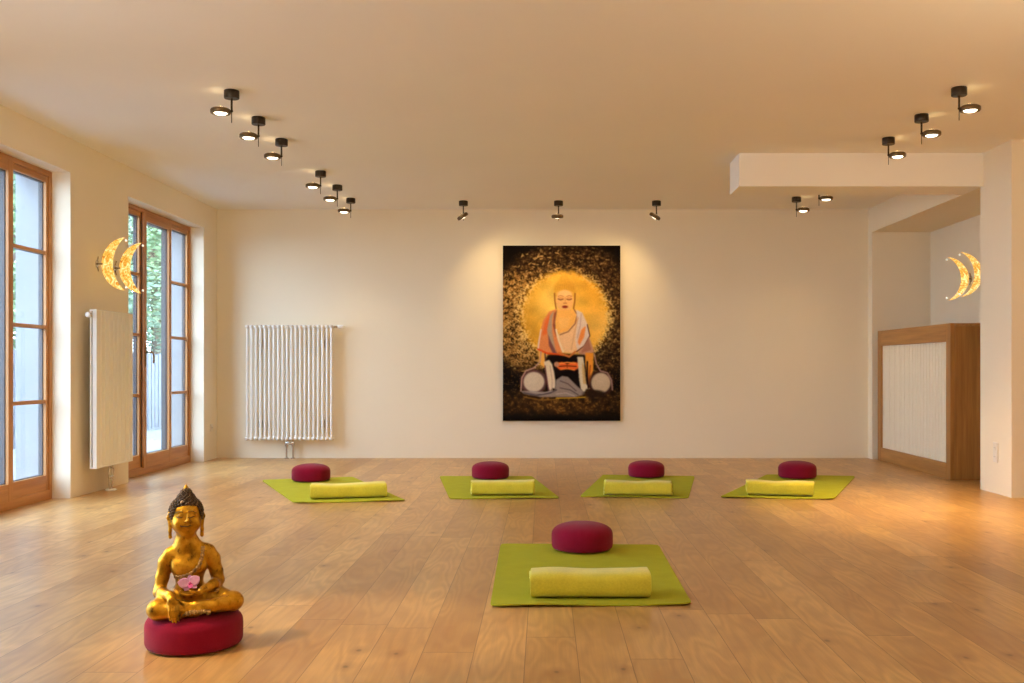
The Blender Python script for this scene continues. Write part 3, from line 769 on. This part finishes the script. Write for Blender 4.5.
    poly([(558,318),(570,318),(568,328),(560,330)], C(250,200,120), 3, .7)
    poly([(559,334),(568,331),(577,320),(579,338),(576,354),(565,353),(556,350),(554,338)], C(238,196,150), 2)
    poly([(557,309),(549,312),(543,321),(540,334),(538,350),(543,354),(553,355),(562,353),(557,338),(554,326),(554,316)], C(224,140,86), 1)
    poly([(550,313),(545,322),(542,336),(547,334),(550,322)], C(226,108,58), 2, .9)
    poly([(554,311),(550,316),(547,330),(549,340),(553,352),(556,354),(552,332),(552,320)], C(172,158,142), 1, .9)
    poly([(557,310),(554,314),(553,326),(556,338),(555,322)], C(128,66,58), 1, .9)
    poly([(548,334),(549,346),(553,354),(557,354),(551,342)], C(110,66,74), 1, .85)
    stroke([(541,330),(539,342),(538,350)], 1.2, C(232,206,190)); stroke([(556,330),(559,342),(563,352)], 1.4, C(240,218,186))
    stroke([(574,310),(577,315),(575,324),(568,332),(560,335)], .9, C(158,104,76))
    poly([(576,310),(582,313),(587,324),(589.5,336),(584,346),(577,351),(575,340),(577,322)], C(226,206,196), 1)
    poly([(585.5,326),(584,337),(579,346),(577.5,342),(581,330)], C(236,138,66), 1, .95)
    stroke([(581,314),(580,326),(577,338)], 1.0, C(196,164,160),.8); stroke([(578,318),(574,334),(571,350)], 1.0, C(214,168,130),.8)
    stroke([(587,325),(589.5,336),(584,346),(576,352)], .8, C(86,48,48))
    poly([(589,337),(594,352),(586,357),(577,353),(584,346)], C(196,146,120), 1)
    poly([(588,338),(591,350),(580,354),(584,346)], C(150,88,74), 2, .6)
    # dark lap
    poly([(548,355),(560,354),(585,355),(588,372),(585,392),(560,394),(546,390),(544,366)], C(18,10,10), 2)
    stroke([(538,349.5),(547,353.5),(558,354.5),(568,356)], 1.4, C(222,84,36)); stroke([(559,353),(569,357),(575,352)], 1.6, C(206,120,60))
    poly([(538,351),(545,354),(545,368),(541,366),(539,360)], C(236,176,84), 1); stroke([(545,354),(546,368)], .9, C(76,46,54))
    poly([(585,353),(593,353),(593,370),(589,386),(587,376),(585,364)], C(232,152,52), 1); stroke([(590,366),(588,384)], 1.4, C(170,84,34),.8)
    # hands
    poly([(556,363),(562,362),(567,364.5),(573,362),(579,363),(579,368),(574,371),(567,368.5),(560,370.5),(556,367)], C(236,110,50), 1); stroke([(559,366.6),(566,366),(576,366.6)], .7, C(70,24,16)); stroke([(567,362),(567,370)], .6, C(120,44,24),.8); ell(556.5,364.5,2.6,2.6,C(190,140,110),.3)
    stroke([(560,363.6),(567,362.6),(575,363.4)], 1.0, C(250,150,70)); stroke([(561,369.6),(567,368.8),(574,370)], .9, C(250,140,66))
    # drapes
    poly([(544,362),(549,360),(552,364),(554,372),(555.5,382),(555,389),(552,388),(550,392),(548,386),(546.5,377),(545,369)], C(224,208,184), 1)
    stroke([(545,366),(547,380),(548.5,391)], .8, C(110,64,66)); stroke([(550,366),(552,380),(552,390)], .7, C(190,166,150))
    poly([(577,357),(583,357),(584,364),(584,374),(586,384),(590,389),(586,389),(584,393),(580.5,389),(579,380),(578,368)], C(216,204,178), 1)
    poly([(582,362),(585,370),(586,384),(583,384),(582,372)], C(200,160,96), 1, .8); stroke([(587,362),(587,378),(588,388)], 1.2, C(30,16,14))
    # knees
    ell(533.5,382,13.2,12.5,C(96,64,66),.14,.9); stroke([(541,352),(540,362),(534,368),(526,371),(522,378),(521,391)], 1.1, C(188,150,136),.9)
    ell(534,382,10.3,9.9,C(208,192,170),.1); ell(532,379,6,5,C(218,204,184),.5,.6)
    ell(600.5,383,12.5,12.5,C(58,34,34),.14,.8); stroke([(594,354),(596,364),(600,371),(607,373),(611,380),(612,390)], 1.1, C(176,140,128),.85)
    ell(600.5,383,9.6,10,C(196,176,150),.12); ell(600,380,5.5,5.5,C(206,188,164),.5,.5)
    # cloth before the seat
    poly([(556,380),(562,376),(568,377),(578,387),(586,394),(575,397),(556,397),(540,397),(524,394),(521,391),(530,391),(546,392),(555,390)], C(146,132,126), 1)
    stroke([(524,393),(536,395.5),(550,393),(556,390)], 1.5, C(84,74,80),.9); stroke([(530,391.5),(542,393.5),(552,391)], .8, C(170,160,160),.8)
    stroke([(560,381),(568,384),(576,391)], .8, C(96,80,80)); stroke([(560,388),(570,390),(578,395)], .8, C(90,78,80)); stroke([(556,394),(566,393),(574,396)], .7, C(190,174,166),.8)
    ell(594,394,11,4,C(40,26,18),.3,.9)
    stroke([(556,398.3),(570,398),(585,397.3)], .8, C(206,164,44)); stroke([(524,397),(540,400),(556,399.5)], 1.2, C(150,104,40),.7)
    img = np.stack([blur(img[...,i], 1) for i in range(3)], -1)
    img *= (.97+.06*n4[...,None]); img = np.clip(img, 0, 255)/255
    lin = np.where(img <= .04045, img/12.92, ((img+.055)/1.055)**2.4)
    # canvas front as a fine colour grid
    w, h = 1.300, 1.940; zc = 1.385
    gx = np.linspace(-w/2, w/2, nx); gz = np.linspace(h/2, -h/2, ny); GX, GZ = np.meshgrid(gx, gz)
    V = np.stack([GX, np.zeros_like(GX), GZ], -1).reshape(-1, 3)
    idx = np.arange(nx*ny).reshape(ny, nx); F = np.stack([idx[:-1,:-1], idx[1:,:-1], idx[1:,1:], idx[:-1,1:]], -1).reshape(-1, 4)
    me = mesh_np('canvas_picture', V, F)
    at = me.color_attributes.new('paint', 'FLOAT_COLOR', 'POINT'); rgba = np.ones((nx*ny, 4), np.float32); rgba[:, :3] = lin.reshape(-1, 3); at.data.foreach_set('color', rgba.ravel())
    t = NT('oil_paint'); a = t.new('ShaderNodeAttribute', {'attribute_name': 'paint'}); t.l.new(a.outputs['Color'], t.b.inputs['Base Color'])
    t.b.inputs['Roughness'].default_value = .8; t.b.inputs['Specular IOR Level'].default_value = .06; t.bump(t.noise(t.coord(), 90, 4), .3, .003)
    root = thing('buddha_painting', 'large dark and gold painting of a seated figure on the back wall', 'painting', (.195, YB-.032, zc))
    o = bpy.data.objects.new('painted_canvas', me); COL.objects.link(o); me.materials.append(t.m); o.parent = root
    bm = NB(); bx(bm, -w/2, w/2, .0005, .028, -h/2, h/2, 0); link('stretcher_frame', bm, M['edge'], root)
def mesh_np(name, V, F):
    me = bpy.data.meshes.new(name); F = np.asarray(F, np.int32); k = F.shape[1]
    me.vertices.add(len(V)); me.vertices.foreach_set('co', np.asarray(V, np.float32).ravel())
    me.loops.add(F.size); me.loops.foreach_set('vertex_index', F.ravel())
    me.polygons.add(len(F)); me.polygons.foreach_set('loop_start', np.arange(0, F.size, k, dtype=np.int32))
    me.update(calc_edges=True); me.validate(); return me
painting()

# ------------------------------------------------------------------ the statue: one continuous surface from a distance field
class Field:
    def __init__(s, lo, hi, h):
        s.h = h; s.lo = np.array(lo); n = [int(math.ceil((b-a)/h))+1 for a, b in zip(lo, hi)]
        s.ax = [lo[i]+h*np.arange(n[i]) for i in range(3)]; s.f = np.full(n, .2, np.float32)
    def blk(s, lo, hi):
        sl = []
        for i in range(3):
            a = int(max(0, math.floor((lo[i]-s.lo[i])/s.h))); b = int(min(s.f.shape[i], math.ceil((hi[i]-s.lo[i])/s.h)+1)); sl.append(slice(a, max(b, a)))
        P = np.stack(np.meshgrid(*[s.ax[i][sl[i]] for i in range(3)], indexing='ij'), -1).astype(np.float32); return tuple(sl), P
    def comb(s, sl, d, k, sub=False):
        a = s.f[sl]
        if sub: h = np.maximum(k-np.abs(-d-a), 0)/k; s.f[sl] = np.maximum(a, -d)+h*h*k*.25
        else: h = np.maximum(k-np.abs(d-a), 0)/k; s.f[sl] = np.minimum(a, d)-h*h*k*.25
    def cap(s, a, b, ra, rb, k=.012, sub=False, flat=None):
        a, b = np.array(a, float), np.array(b, float); pad = max(ra, rb)+.03
        sl, P = s.blk(np.minimum(a,b)-pad, np.maximum(a,b)+pad)
        if P.size == 0: return
        ba = b-a; t = np.clip(((P-a)@ba)/(ba@ba+1e-12), 0, 1); d = np.linalg.norm(P-a-t[...,None]*ba, axis=-1)-(ra+(rb-ra)*t); s.comb(sl, d, k, sub)
    def ell(s, c, r, k=.012, sub=False, R=None):
        c, r = np.array(c, float), np.array(r, float); pad = r.max()+.03; sl, P = s.blk(c-pad, c+pad)
        if P.size == 0: return
        q = P-c
        if R is not None: q = q@np.array(R, float)
        k0 = np.linalg.norm(q/r, axis=-1); k1 = np.linalg.norm(q/(r*r), axis=-1)+1e-9; d = np.where(k0 < 1e-6, -r.min(), k0*(k0-1)/k1); s.comb(sl, d, k, sub)
    def chain(s, pts, rs, k=.01, sub=False):
        for i in range(len(pts)-1): s.cap(pts[i], pts[i+1], rs[i], rs[i+1], k, sub)
    def mesh(s, name):
        f = s.f; n = f.shape; ins = f < 0
        c = np.zeros([k-1 for k in n], np.int8)
        for dx in (0,1):
            for dy in (0,1):
                for dz in (0,1): c += ins[dx:n[0]-1+dx, dy:n[1]-1+dy, dz:n[2]-1+dz]
        act = (c > 0) & (c < 8); ii = np.argwhere(act); idx = -np.ones(act.shape, np.int64); idx[act] = np.arange(len(ii))
        acc = np.zeros((len(ii), 3)); cnt = np.zeros(len(ii))
        for ax in range(3):
            o1, o2 = [a for a in range(3) if a != ax]
            for p in (0,1):
                for q in (0,1):
                    o = np.zeros(3, int); o[o1] = p; o[o2] = q; A = ii+o; B = A.copy(); B[:, ax] += 1
                    fa = f[A[:,0],A[:,1],A[:,2]]; fb = f[B[:,0],B[:,1],B[:,2]]; m = (fa < 0) != (fb < 0)
                    t = np.where(m, fa/(fa-fb+1e-12), 0); pos = o[None].repeat(len(ii), 0).astype(float); pos[:, ax] += t
                    acc[m] += pos[m]; cnt[m] += 1
        V = s.lo + (ii+acc/np.maximum(cnt,1)[:,None])*s.h; Fs = []
        for ax in range(3):
            o1, o2 = (ax+1)%3, (ax+2)%3
            sa = [slice(None)]*3; sb = [slice(None)]*3; sa[ax] = slice(0,-1); sb[ax] = slice(1,None)
            A = ins[tuple(sa)]; B = ins[tuple(sb)]; E = np.argwhere(A != B)
            E = E[(E[:,o1] > 0)&(E[:,o2] > 0)&(E[:,o1] < n[o1]-1)&(E[:,o2] < n[o2]-1)]
            sg = A[E[:,0],E[:,1],E[:,2]]
            def g(a, b):
                Q = E.copy(); Q[:,o1] -= a; Q[:,o2] -= b; return idx[Q[:,0],Q[:,1],Q[:,2]]
            q = np.stack([g(1,1), g(0,1), g(0,0), g(1,0)], -1); q[~sg] = q[~sg][:, ::-1]; Fs.append(q)
        F = np.concatenate(Fs); F = F[(F >= 0).all(1)]
        me = mesh_np(name, V, F)
        for p in me.polygons: p.use_smooth = True
        return me

def statue():
    root = thing('buddha_statue', 'golden seated statue with dark curled hair on the crimson cushion at the left', 'statue', (-1.262, 3.61, cushion_profile()[-1][1]*1.01*.955), math.radians(17))
    def part(name, me, m, parent=None):
        o = bpy.data.objects.new(name, me); COL.objects.link(o); me.materials.append(m); o.parent = parent or root; return o
    F = Field((-.18,-.18,-.035), (.20,.09,.42), .0021)
    hx = -.0285                                            # head axis
    # torso
    F.ell((-.015,.010,.040), (.066,.050,.045), .02)
    F.cap((-.016,.008,.06), (-.018,.004,.130), .044, .053, .02)
    F.ell((-.018,-.002,.145), (.060,.042,.040), .022)
    F.ell((-.045,-.024,.150), (.030,.020,.024), .02); F.ell((.012,-.024,.150), (.030,.020,.024), .02)
    F.ell((-.017,-.018,.070), (.038,.036,.032), .02)
    F.cap((-.066,.006,.190), (.034,.006,.194), .029, .029, .03); F.chain([(-.062,.008,.202),(-.026,.006,.226),(.020,.008,.206)], [.018,.036,.018], .02)
    F.chain([(-.018,.006,.190),(-.024,.004,.215),(hx,.000,.245)], [.042,.035,.034], .018)
    F.chain([(hx-.02,-.004,.232),(hx,-.024,.229),(hx+.02,-.004,.232)], [.012,.0075,.012], .004)
    # statue's right arm (left in the photograph), reaching down over the shin
    F.chain([(-.080,.004,.188),(-.096,.004,.162),(-.109,.002,.108),(-.117,-.010,.058)], [.0280,.0262,.0230,.0205], .009)
    F.chain([(-.117,-.010,.058),(-.103,-.058,.062),(-.078,-.103,.064)], [.0205,.0195,.0145], .012)
    F.chain([(-.078,-.103,.064),(-.070,-.120,.050)], [.0140,.016], .01); F.ell((-.064,-.128,.036), (.019,.011,.018), .01)
    for i, (x, l) in enumerate([(-.0765,.030),(-.0670,.038),(-.0575,.040),(-.0485,.034)]):
        F.chain([(x,-.133,.034),(x+.001,-.1445,.018),(x+.002,-.147,.018-l*.55),(x+.003,-.1445,.018-l)], [.0056,.0050,.0046,.0038], .0015)
    F.chain([(-.049,-.124,.042),(-.040,-.134,.030),(-.036,-.139,.014)], [.0075,.006,.005], .004)
    # statue's left arm, bent with the palm up in the lap
    F.chain([(.046,.004,.192),(.062,.004,.166),(.075,.004,.120),(.081,.000,.088)], [.0280,.0262,.0230,.0205], .009)
    F.chain([(.081,.000,.088),(.066,-.050,.082),(.030,-.094,.074)], [.0210,.0185,.0130], .012)
    F.ell((.006,-.104,.066), (.026,.019,.0085), .008)
    for i in range(4):
        y0 = -.118+.0095*i
        F.chain([(-.010,y0,.066),(-.026,y0-.001,.066),(-.038+.002*abs(i-1.5),y0,.0685),(-.045+.003*abs(i-1.5),y0,.073)], [.0060,.0055,.0050,.0042], .002)
    F.chain([(.016,-.116,.068),(.006,-.124,.073),(-.008,-.126,.079)], [.007,.006,.005], .004)
    # crossed legs
    F.chain([(-.040,.020,.020),(-.085,-.035,.018),(-.116,-.080,.014)], [.042,.036,.033], .02)
    F.ell((-.120,-.086,.014), (.036,.035,.036), .012)
    F.chain([(-.112,-.094,.010),(-.050,-.116,.008),(.010,-.120,.008)], [.030,.024,.020], .014)
    F.chain([(.036,.020,.022),(.088,-.028,.026),(.132,-.062,.024)], [.042,.036,.0325], .02)
    F.ell((.136,-.066,.022), (.0345,.033,.033), .012)
    F.chain([(.130,-.076,.020),(.072,-.108,.020),(.012,-.118,.024),(-.026,-.114,.028)], [.0300,.0245,.0195,.015], .008)
    F.chain([(-.022,-.114,.030),(-.046,-.104,.038)], [.013,.010], .008)
    F.chain([(.02,-.128,.012),(.062,-.118,.010)], [.014,.009], .006)
    F.ell((0,-.03,.000), (.110,.080,.016), .02)
    # cut flat where it sits
    sl, P = F.blk((-.2,-.2,-.1), (.2,.1,.1))
    # head, turned slightly
    th = math.radians(9); Rm = np.array([[math.cos(th),-math.sin(th),0],[math.sin(th),math.cos(th),0],[0,0,1]]); hc = np.array([hx,.0,0])
    def Hp(x, y, z): v = Rm@np.array([x, y, 0]); return (hc[0]+v[0], hc[1]+v[1], z)
    F.ell(Hp(0,.004,.335), (.0520,.057,.056), .01, R=Rm)
    F.ell(Hp(0,-.008,.300), (.0500,.048,.043), .016, R=Rm); F.ell(Hp(0,-.034,.267), (.022,.015,.013), .016, R=Rm)
    for s in (-1, 1):
        F.ell(Hp(s*.024,-.036,.300), (.018,.014,.017), .014, R=Rm)                    # cheeks
        F.ell(Hp(s*.021,-.0560,.3350), (.0150,.0085,.0085), .004, sub=True, R=Rm)      # eye sockets
        F.ell(Hp(s*.0205,-.0455,.3325), (.0118,.0078,.0068), .0020, R=Rm)              # lids
        F.chain([Hp(s*.010,-.0575,.3290),Hp(s*.020,-.0555,.3272),Hp(s*.030,-.0490,.3300)], [.0018,.0022,.0018], .0012, sub=True)
        F.chain([Hp(s*.007,-.0575,.3445),Hp(s*.019,-.0560,.3500),Hp(s*.034,-.0455,.3440)], [.0026,.0032,.0022], .0022)
        F.ell(Hp(s*.0068,-.0610,.3140), (.0055,.0055,.0045), .003, R=Rm)
        # long ears
        F.chain([Hp(s*.0535,.004,.338),Hp(s*.058,.000,.322),Hp(s*.055,-.003,.300),Hp(s*.0545,-.005,.275),Hp(s*.054,-.006,.253)], [.0070,.0078,.0058,.0058,.0066], .005)
        F.chain([Hp(s*.0600,-.005,.328),Hp(s*.0605,-.007,.312)], [.0025,.0025], .002, sub=True); F.cap(Hp(s*.0550,-.018,.270), Hp(s*.0550,-.002,.262), .0018, .0018, .001, sub=True)
    F.chain([Hp(0,-.0565,.344),Hp(0,-.0625,.328),Hp(0,-.0670,.3160)], [.0040,.0050,.0068], .004)
    F.ell(Hp(0,-.0530,.2985), (.0150,.0075,.0050), .004, R=Rm); F.ell(Hp(0,-.0520,.2900), (.0110,.0070,.0045), .003, R=Rm)
    F.chain([Hp(-.0185,-.0500,.2985),Hp(-.009,-.0590,.2942),Hp(0,-.0612,.2950),Hp(.009,-.0590,.2942),Hp(.0185,-.0500,.2985)], [.0016,.0021,.0023,.0021,.0016], .0010, sub=True)
    F.ell(Hp(0,-.0555,.357), (.0032,.0032,.0032), .001, R=Rm)
    sl, P = F.blk((-.2,-.2,-.1), (.22,.12,.06)); rr = np.hypot(P[...,0], P[...,1])
    cpz = np.array([(r*1.01, z*1.01*.955) for r, z in cushion_profile()]); topz = cpz[-1,1]
    up = cpz[len(cpz)//2:][::-1]; zt = np.interp(rr, up[:,0], up[:,1]) - topz
    inside = np.where(rr < cpz[:,0].max(), (P[...,2]-zt)*.8, 1.0)
    F.f[sl] = np.maximum(F.f[sl], np.where(rr < cpz[:,0].max(), .0015-inside, -1.0).astype(np.float32))
    me = F.mesh('statue_body'); part('body', me, M['gold'])
    # hair cap and topknot
    G = Field((-.105,-.08,.25), (.05,.085,.44), .0021)
    G.ell(Hp(0,.006,.335), (.0550,.0600,.0575), .002, R=Rm)
    Gs, P = G.blk((-.11,-.09,.24), (.06,.09,.45)); q = P-np.array(hc); ly = q@np.array([Rm[0,1],Rm[1,1],0]); lx = q@np.array([Rm[0,0],Rm[1,0],0])
    line = .375 + .0*lx - .62*np.clip(ly+.056, 0, .07) - .30*np.clip(ly-.014, 0, .1) - 3.2*np.clip(np.abs(lx)-.036, 0, 1)*(ly < .0)
    G.f[Gs] = np.maximum(G.f[Gs], (line-P[...,2])*.8)
    G.ell(Hp(0,.004,.385), (.029,.030,.026), .010, R=Rm); G.ell(Hp(0,.004,.402), (.018,.018,.020), .006, R=Rm)
    hair = part('hair', G.mesh('statue_hair'), M['hair'])
    bm = NB(); ga = PI*(3-math.sqrt(5)); N = 360
    for i in range(N):
        z = 1-2*(i+.5)/N; r = math.sqrt(1-z*z); a = ga*i; v = Rm@np.array([math.cos(a)*r*.0575, math.sin(a)*r*.0625, 0]); c = Vector((hx+v[0], v[1]+.006, .336+z*.060))
        loc = Rm.T@np.array([c.x-hx, c.y, 0]); ln = .377-.62*min(max(loc[1]+.056,0),.07)-.30*max(loc[1]-.014,0)-(3.2*max(abs(loc[0])-.036,0) if loc[1] < 0 else 0)
        if c.z < ln or (math.hypot(loc[0], loc[1]) < .034 and c.z > .37): continue
        ball(bm, c, .0056, 1)
    for (cz, rx, rz, n_) in ((.385,.0305,.026,80),(.402,.0195,.021,44)):
        for i in range(n_):
            z = 1-(i+.5)/n_*1.1; r = math.sqrt(max(0,1-z*z)); a = ga*i; c = Vector((hx+math.cos(a)*r*rx, .004+math.sin(a)*r*rx, cz+z*rz)); ball(bm, c, .0050, 1)
    link('hair_curls', bm, M['curl'], hair, True)
    bm = NB(); lathe(bm, [(0,.416),(.009,.418),(.0095,.424),(.006,.430),(.0035,.436),(0,.439)], 16, (hx,.004,0)); link('finial', bm, M['gold'], hair, True)
    # sash band across the chest: follow the surface of the body
    V = np.empty(len(me.vertices)*3); me.vertices.foreach_get('co', V); V = V.reshape(-1,3)
    def front_y(x, z, back=False):
        d = (V[:,0]-x)**2+(V[:,2]-z)**2; m = d < .0035**2
        if not m.any(): m = d <= d.min()+1e-6
        return V[m,1].min()
    def line(pts, r, name, m=None):
        bm = NB(); Q = []
        for a, b in zip(pts, pts[1:]):
            for q in range(4): Q.append((a[0]+(b[0]-a[0])*q/4, a[2]+(b[2]-a[2])*q/4))
        Q.append((pts[-1][0], pts[-1][2])); tube(bm, [(x, front_y(x, z)+r*.25, z) for x, z in Q], r, 6); link(name, bm, m or M['hair'], root, True)
    for s in (-1, 1):  # dark patina lines that also paint in the shade of the face grooves
        line([Hp(s*.009,0,.3290),Hp(s*.014,0,.3262),Hp(s*.022,0,.3256),Hp(s*.032,0,.3290)], .0013, 'eye_line')
        line([Hp(s*.007,0,.3440),Hp(s*.014,0,.3490),Hp(s*.024,0,.3490),Hp(s*.035,0,.3420)], .0010, 'eyebrow')
    line([Hp(-.0180,0,.2990),Hp(-.009,0,.2945),Hp(0,0,.2952),Hp(.009,0,.2945),Hp(.0180,0,.2990)], .0013, 'mouth_line')
    def band(ctrl, w, name, th=.002, wob=0.0):
        P_ = []; n = 40
        for i in range(n+1):
            t = i/n*(len(ctrl)-1); k = min(int(t), len(ctrl)-2); f = t-k; a, b = Vector((ctrl[k][0],0,ctrl[k][1])), Vector((ctrl[k+1][0],0,ctrl[k+1][1])); P_.append(a.lerp(b, f))
        bm = NB(); rows = []
        for i, p in enumerate(P_):
            d = (P_[min(n,i+1)]-P_[max(0,i-1)]).normalized(); nn = Vector((-d.z,0,d.x)); r = []
            for j in range(5):
                s = (j/4-.5)*w*(1+wob*math.sin(i*1.9)); q = p+nn*s; y = front_y(q.x, q.z); r.append(Vector((q.x, y-th*(1.0 if j in (1,2,3) else .2)-.0012*wob*math.sin(i*2.6), q.z)))
            rows.append([bm.verts.new(v) for v in r])
        for i in range(n):
            for j in range(4): bm.faces.new((rows[i][j],rows[i+1][j],rows[i+1][j+1],rows[i][j+1]))
        o = link(name, bm, M['trim'], root, True); m = o.modifiers.new('t','SOLIDIFY'); m.thickness = .003; m.offset = 0; return o
    band([(.030,.216),(.028,.186),(.018,.150),(-.008,.126),(-.040,.114),(-.068,.112)], .012, 'chest_sash', .001, .25)
    bm = NB()                                              # pleated robe hem spread before the shins
    for i in range(13):
        a = i/12; x = -.030+.085*a; z = .000+.006*math.sin(a*PI); tube(bm, [(x,-.118,z+.012),(x+.001,-.139,z+.008),(x+.002*(a-.5),-.147+.010*abs(a-.5),z-.003+.003*math.sin(i*2.1))], [.003,.0036,.0040], 7)
    link('pleated_hem', bm, M['trim'], root, True)
    bm = NB(); rnd = random.Random(4)
    for i in range(16):
        a = i/15; ball(bm, (.038+.044*a,-.082+.022*math.sin(a*PI)+.010*a,.068-.004*a+.004*math.sin(i*2.2)), .0062, 1, (1,1,.8))
    link('sleeve_hem', bm, M['trim'], root, True)
    return root
st = statue()

def orchid():
    t = thing('orchid_flower', 'pink orchid blossom lying in the open hand of the golden statue', 'flower', (0,0,0), 0)
    def petal(ang, L, W, lift, m, name, off=0):
        bm = NB(); n = 8; rows = []
        for i in range(n+1):
            s = i/n; w = W*math.sin(PI*min(1, s*.92+.08))**.7; r = []
            for j in range(-3, 4):
                q = j/3; x = q*w; z = s*L; y = -lift*s*s - .25*abs(q)*w*.5*math.sin(s*PI) + off
                r.append(bm.verts.new((x*math.cos(ang)+z*math.sin(ang), y, -x*math.sin(ang)+z*math.cos(ang))))
            rows.append(r)
        for i in range(n):
            for j in range(6): bm.faces.new((rows[i][j],rows[i+1][j],rows[i+1][j+1],rows[i][j+1]))
        o = link(name, bm, m, t, True, (0,0,.020)); mm = o.modifiers.new('t','SOLIDIFY'); mm.thickness = .0012; return o
    for a, L, W, off in ((1.15,.038,.018,-.004),(-1.25,.042,.018,-.004),(.15,.030,.011,0),(2.35,.028,.010,0),(-2.3,.030,.011,0)):
        petal(a, L, W, .006, M['petal'], 'petal', off)
    petal(PI, .016, .009, .010, M['petal_c'], 'lip', -.010)
    bm = NB(); ball(bm, (0,-.008,.020), .0055, 2); link('column', bm, M['petal_c'], t, True)
    bm = NB(); tube(bm, [(0,0,.018),(.012,-.002,.004),(.034,.002,-.004)], .0018, 6); link('flower_stalk', bm, M['stem_d'], t, True)
    t.location = st.matrix_basis @ Vector((-.006,-.119,.084)); t.rotation_euler = (math.radians(-12), math.radians(-10), math.radians(17))
orchid()

# ------------------------------------------------------------------ daylight
w = bpy.data.worlds.new('overcast_sky'); scene.world = w; w.use_nodes = True
nt = w.node_tree; bg = nt.nodes['Background']
tc = nt.nodes.new('ShaderNodeTexCoord'); sp = nt.nodes.new('ShaderNodeSeparateXYZ'); rp = nt.nodes.new('ShaderNodeValToRGB')
nt.links.new(tc.outputs['Generated'], sp.inputs[0]); nt.links.new(sp.outputs[2], rp.inputs[0]); nt.links.new(rp.outputs[0], bg.inputs[0])
rp.color_ramp.elements[0].color = (.68,.83,1,1); rp.color_ramp.elements[1].color = (.52,.72,1,1); bg.inputs[1].default_value = 9.8
scene.view_settings.exposure = 0.48
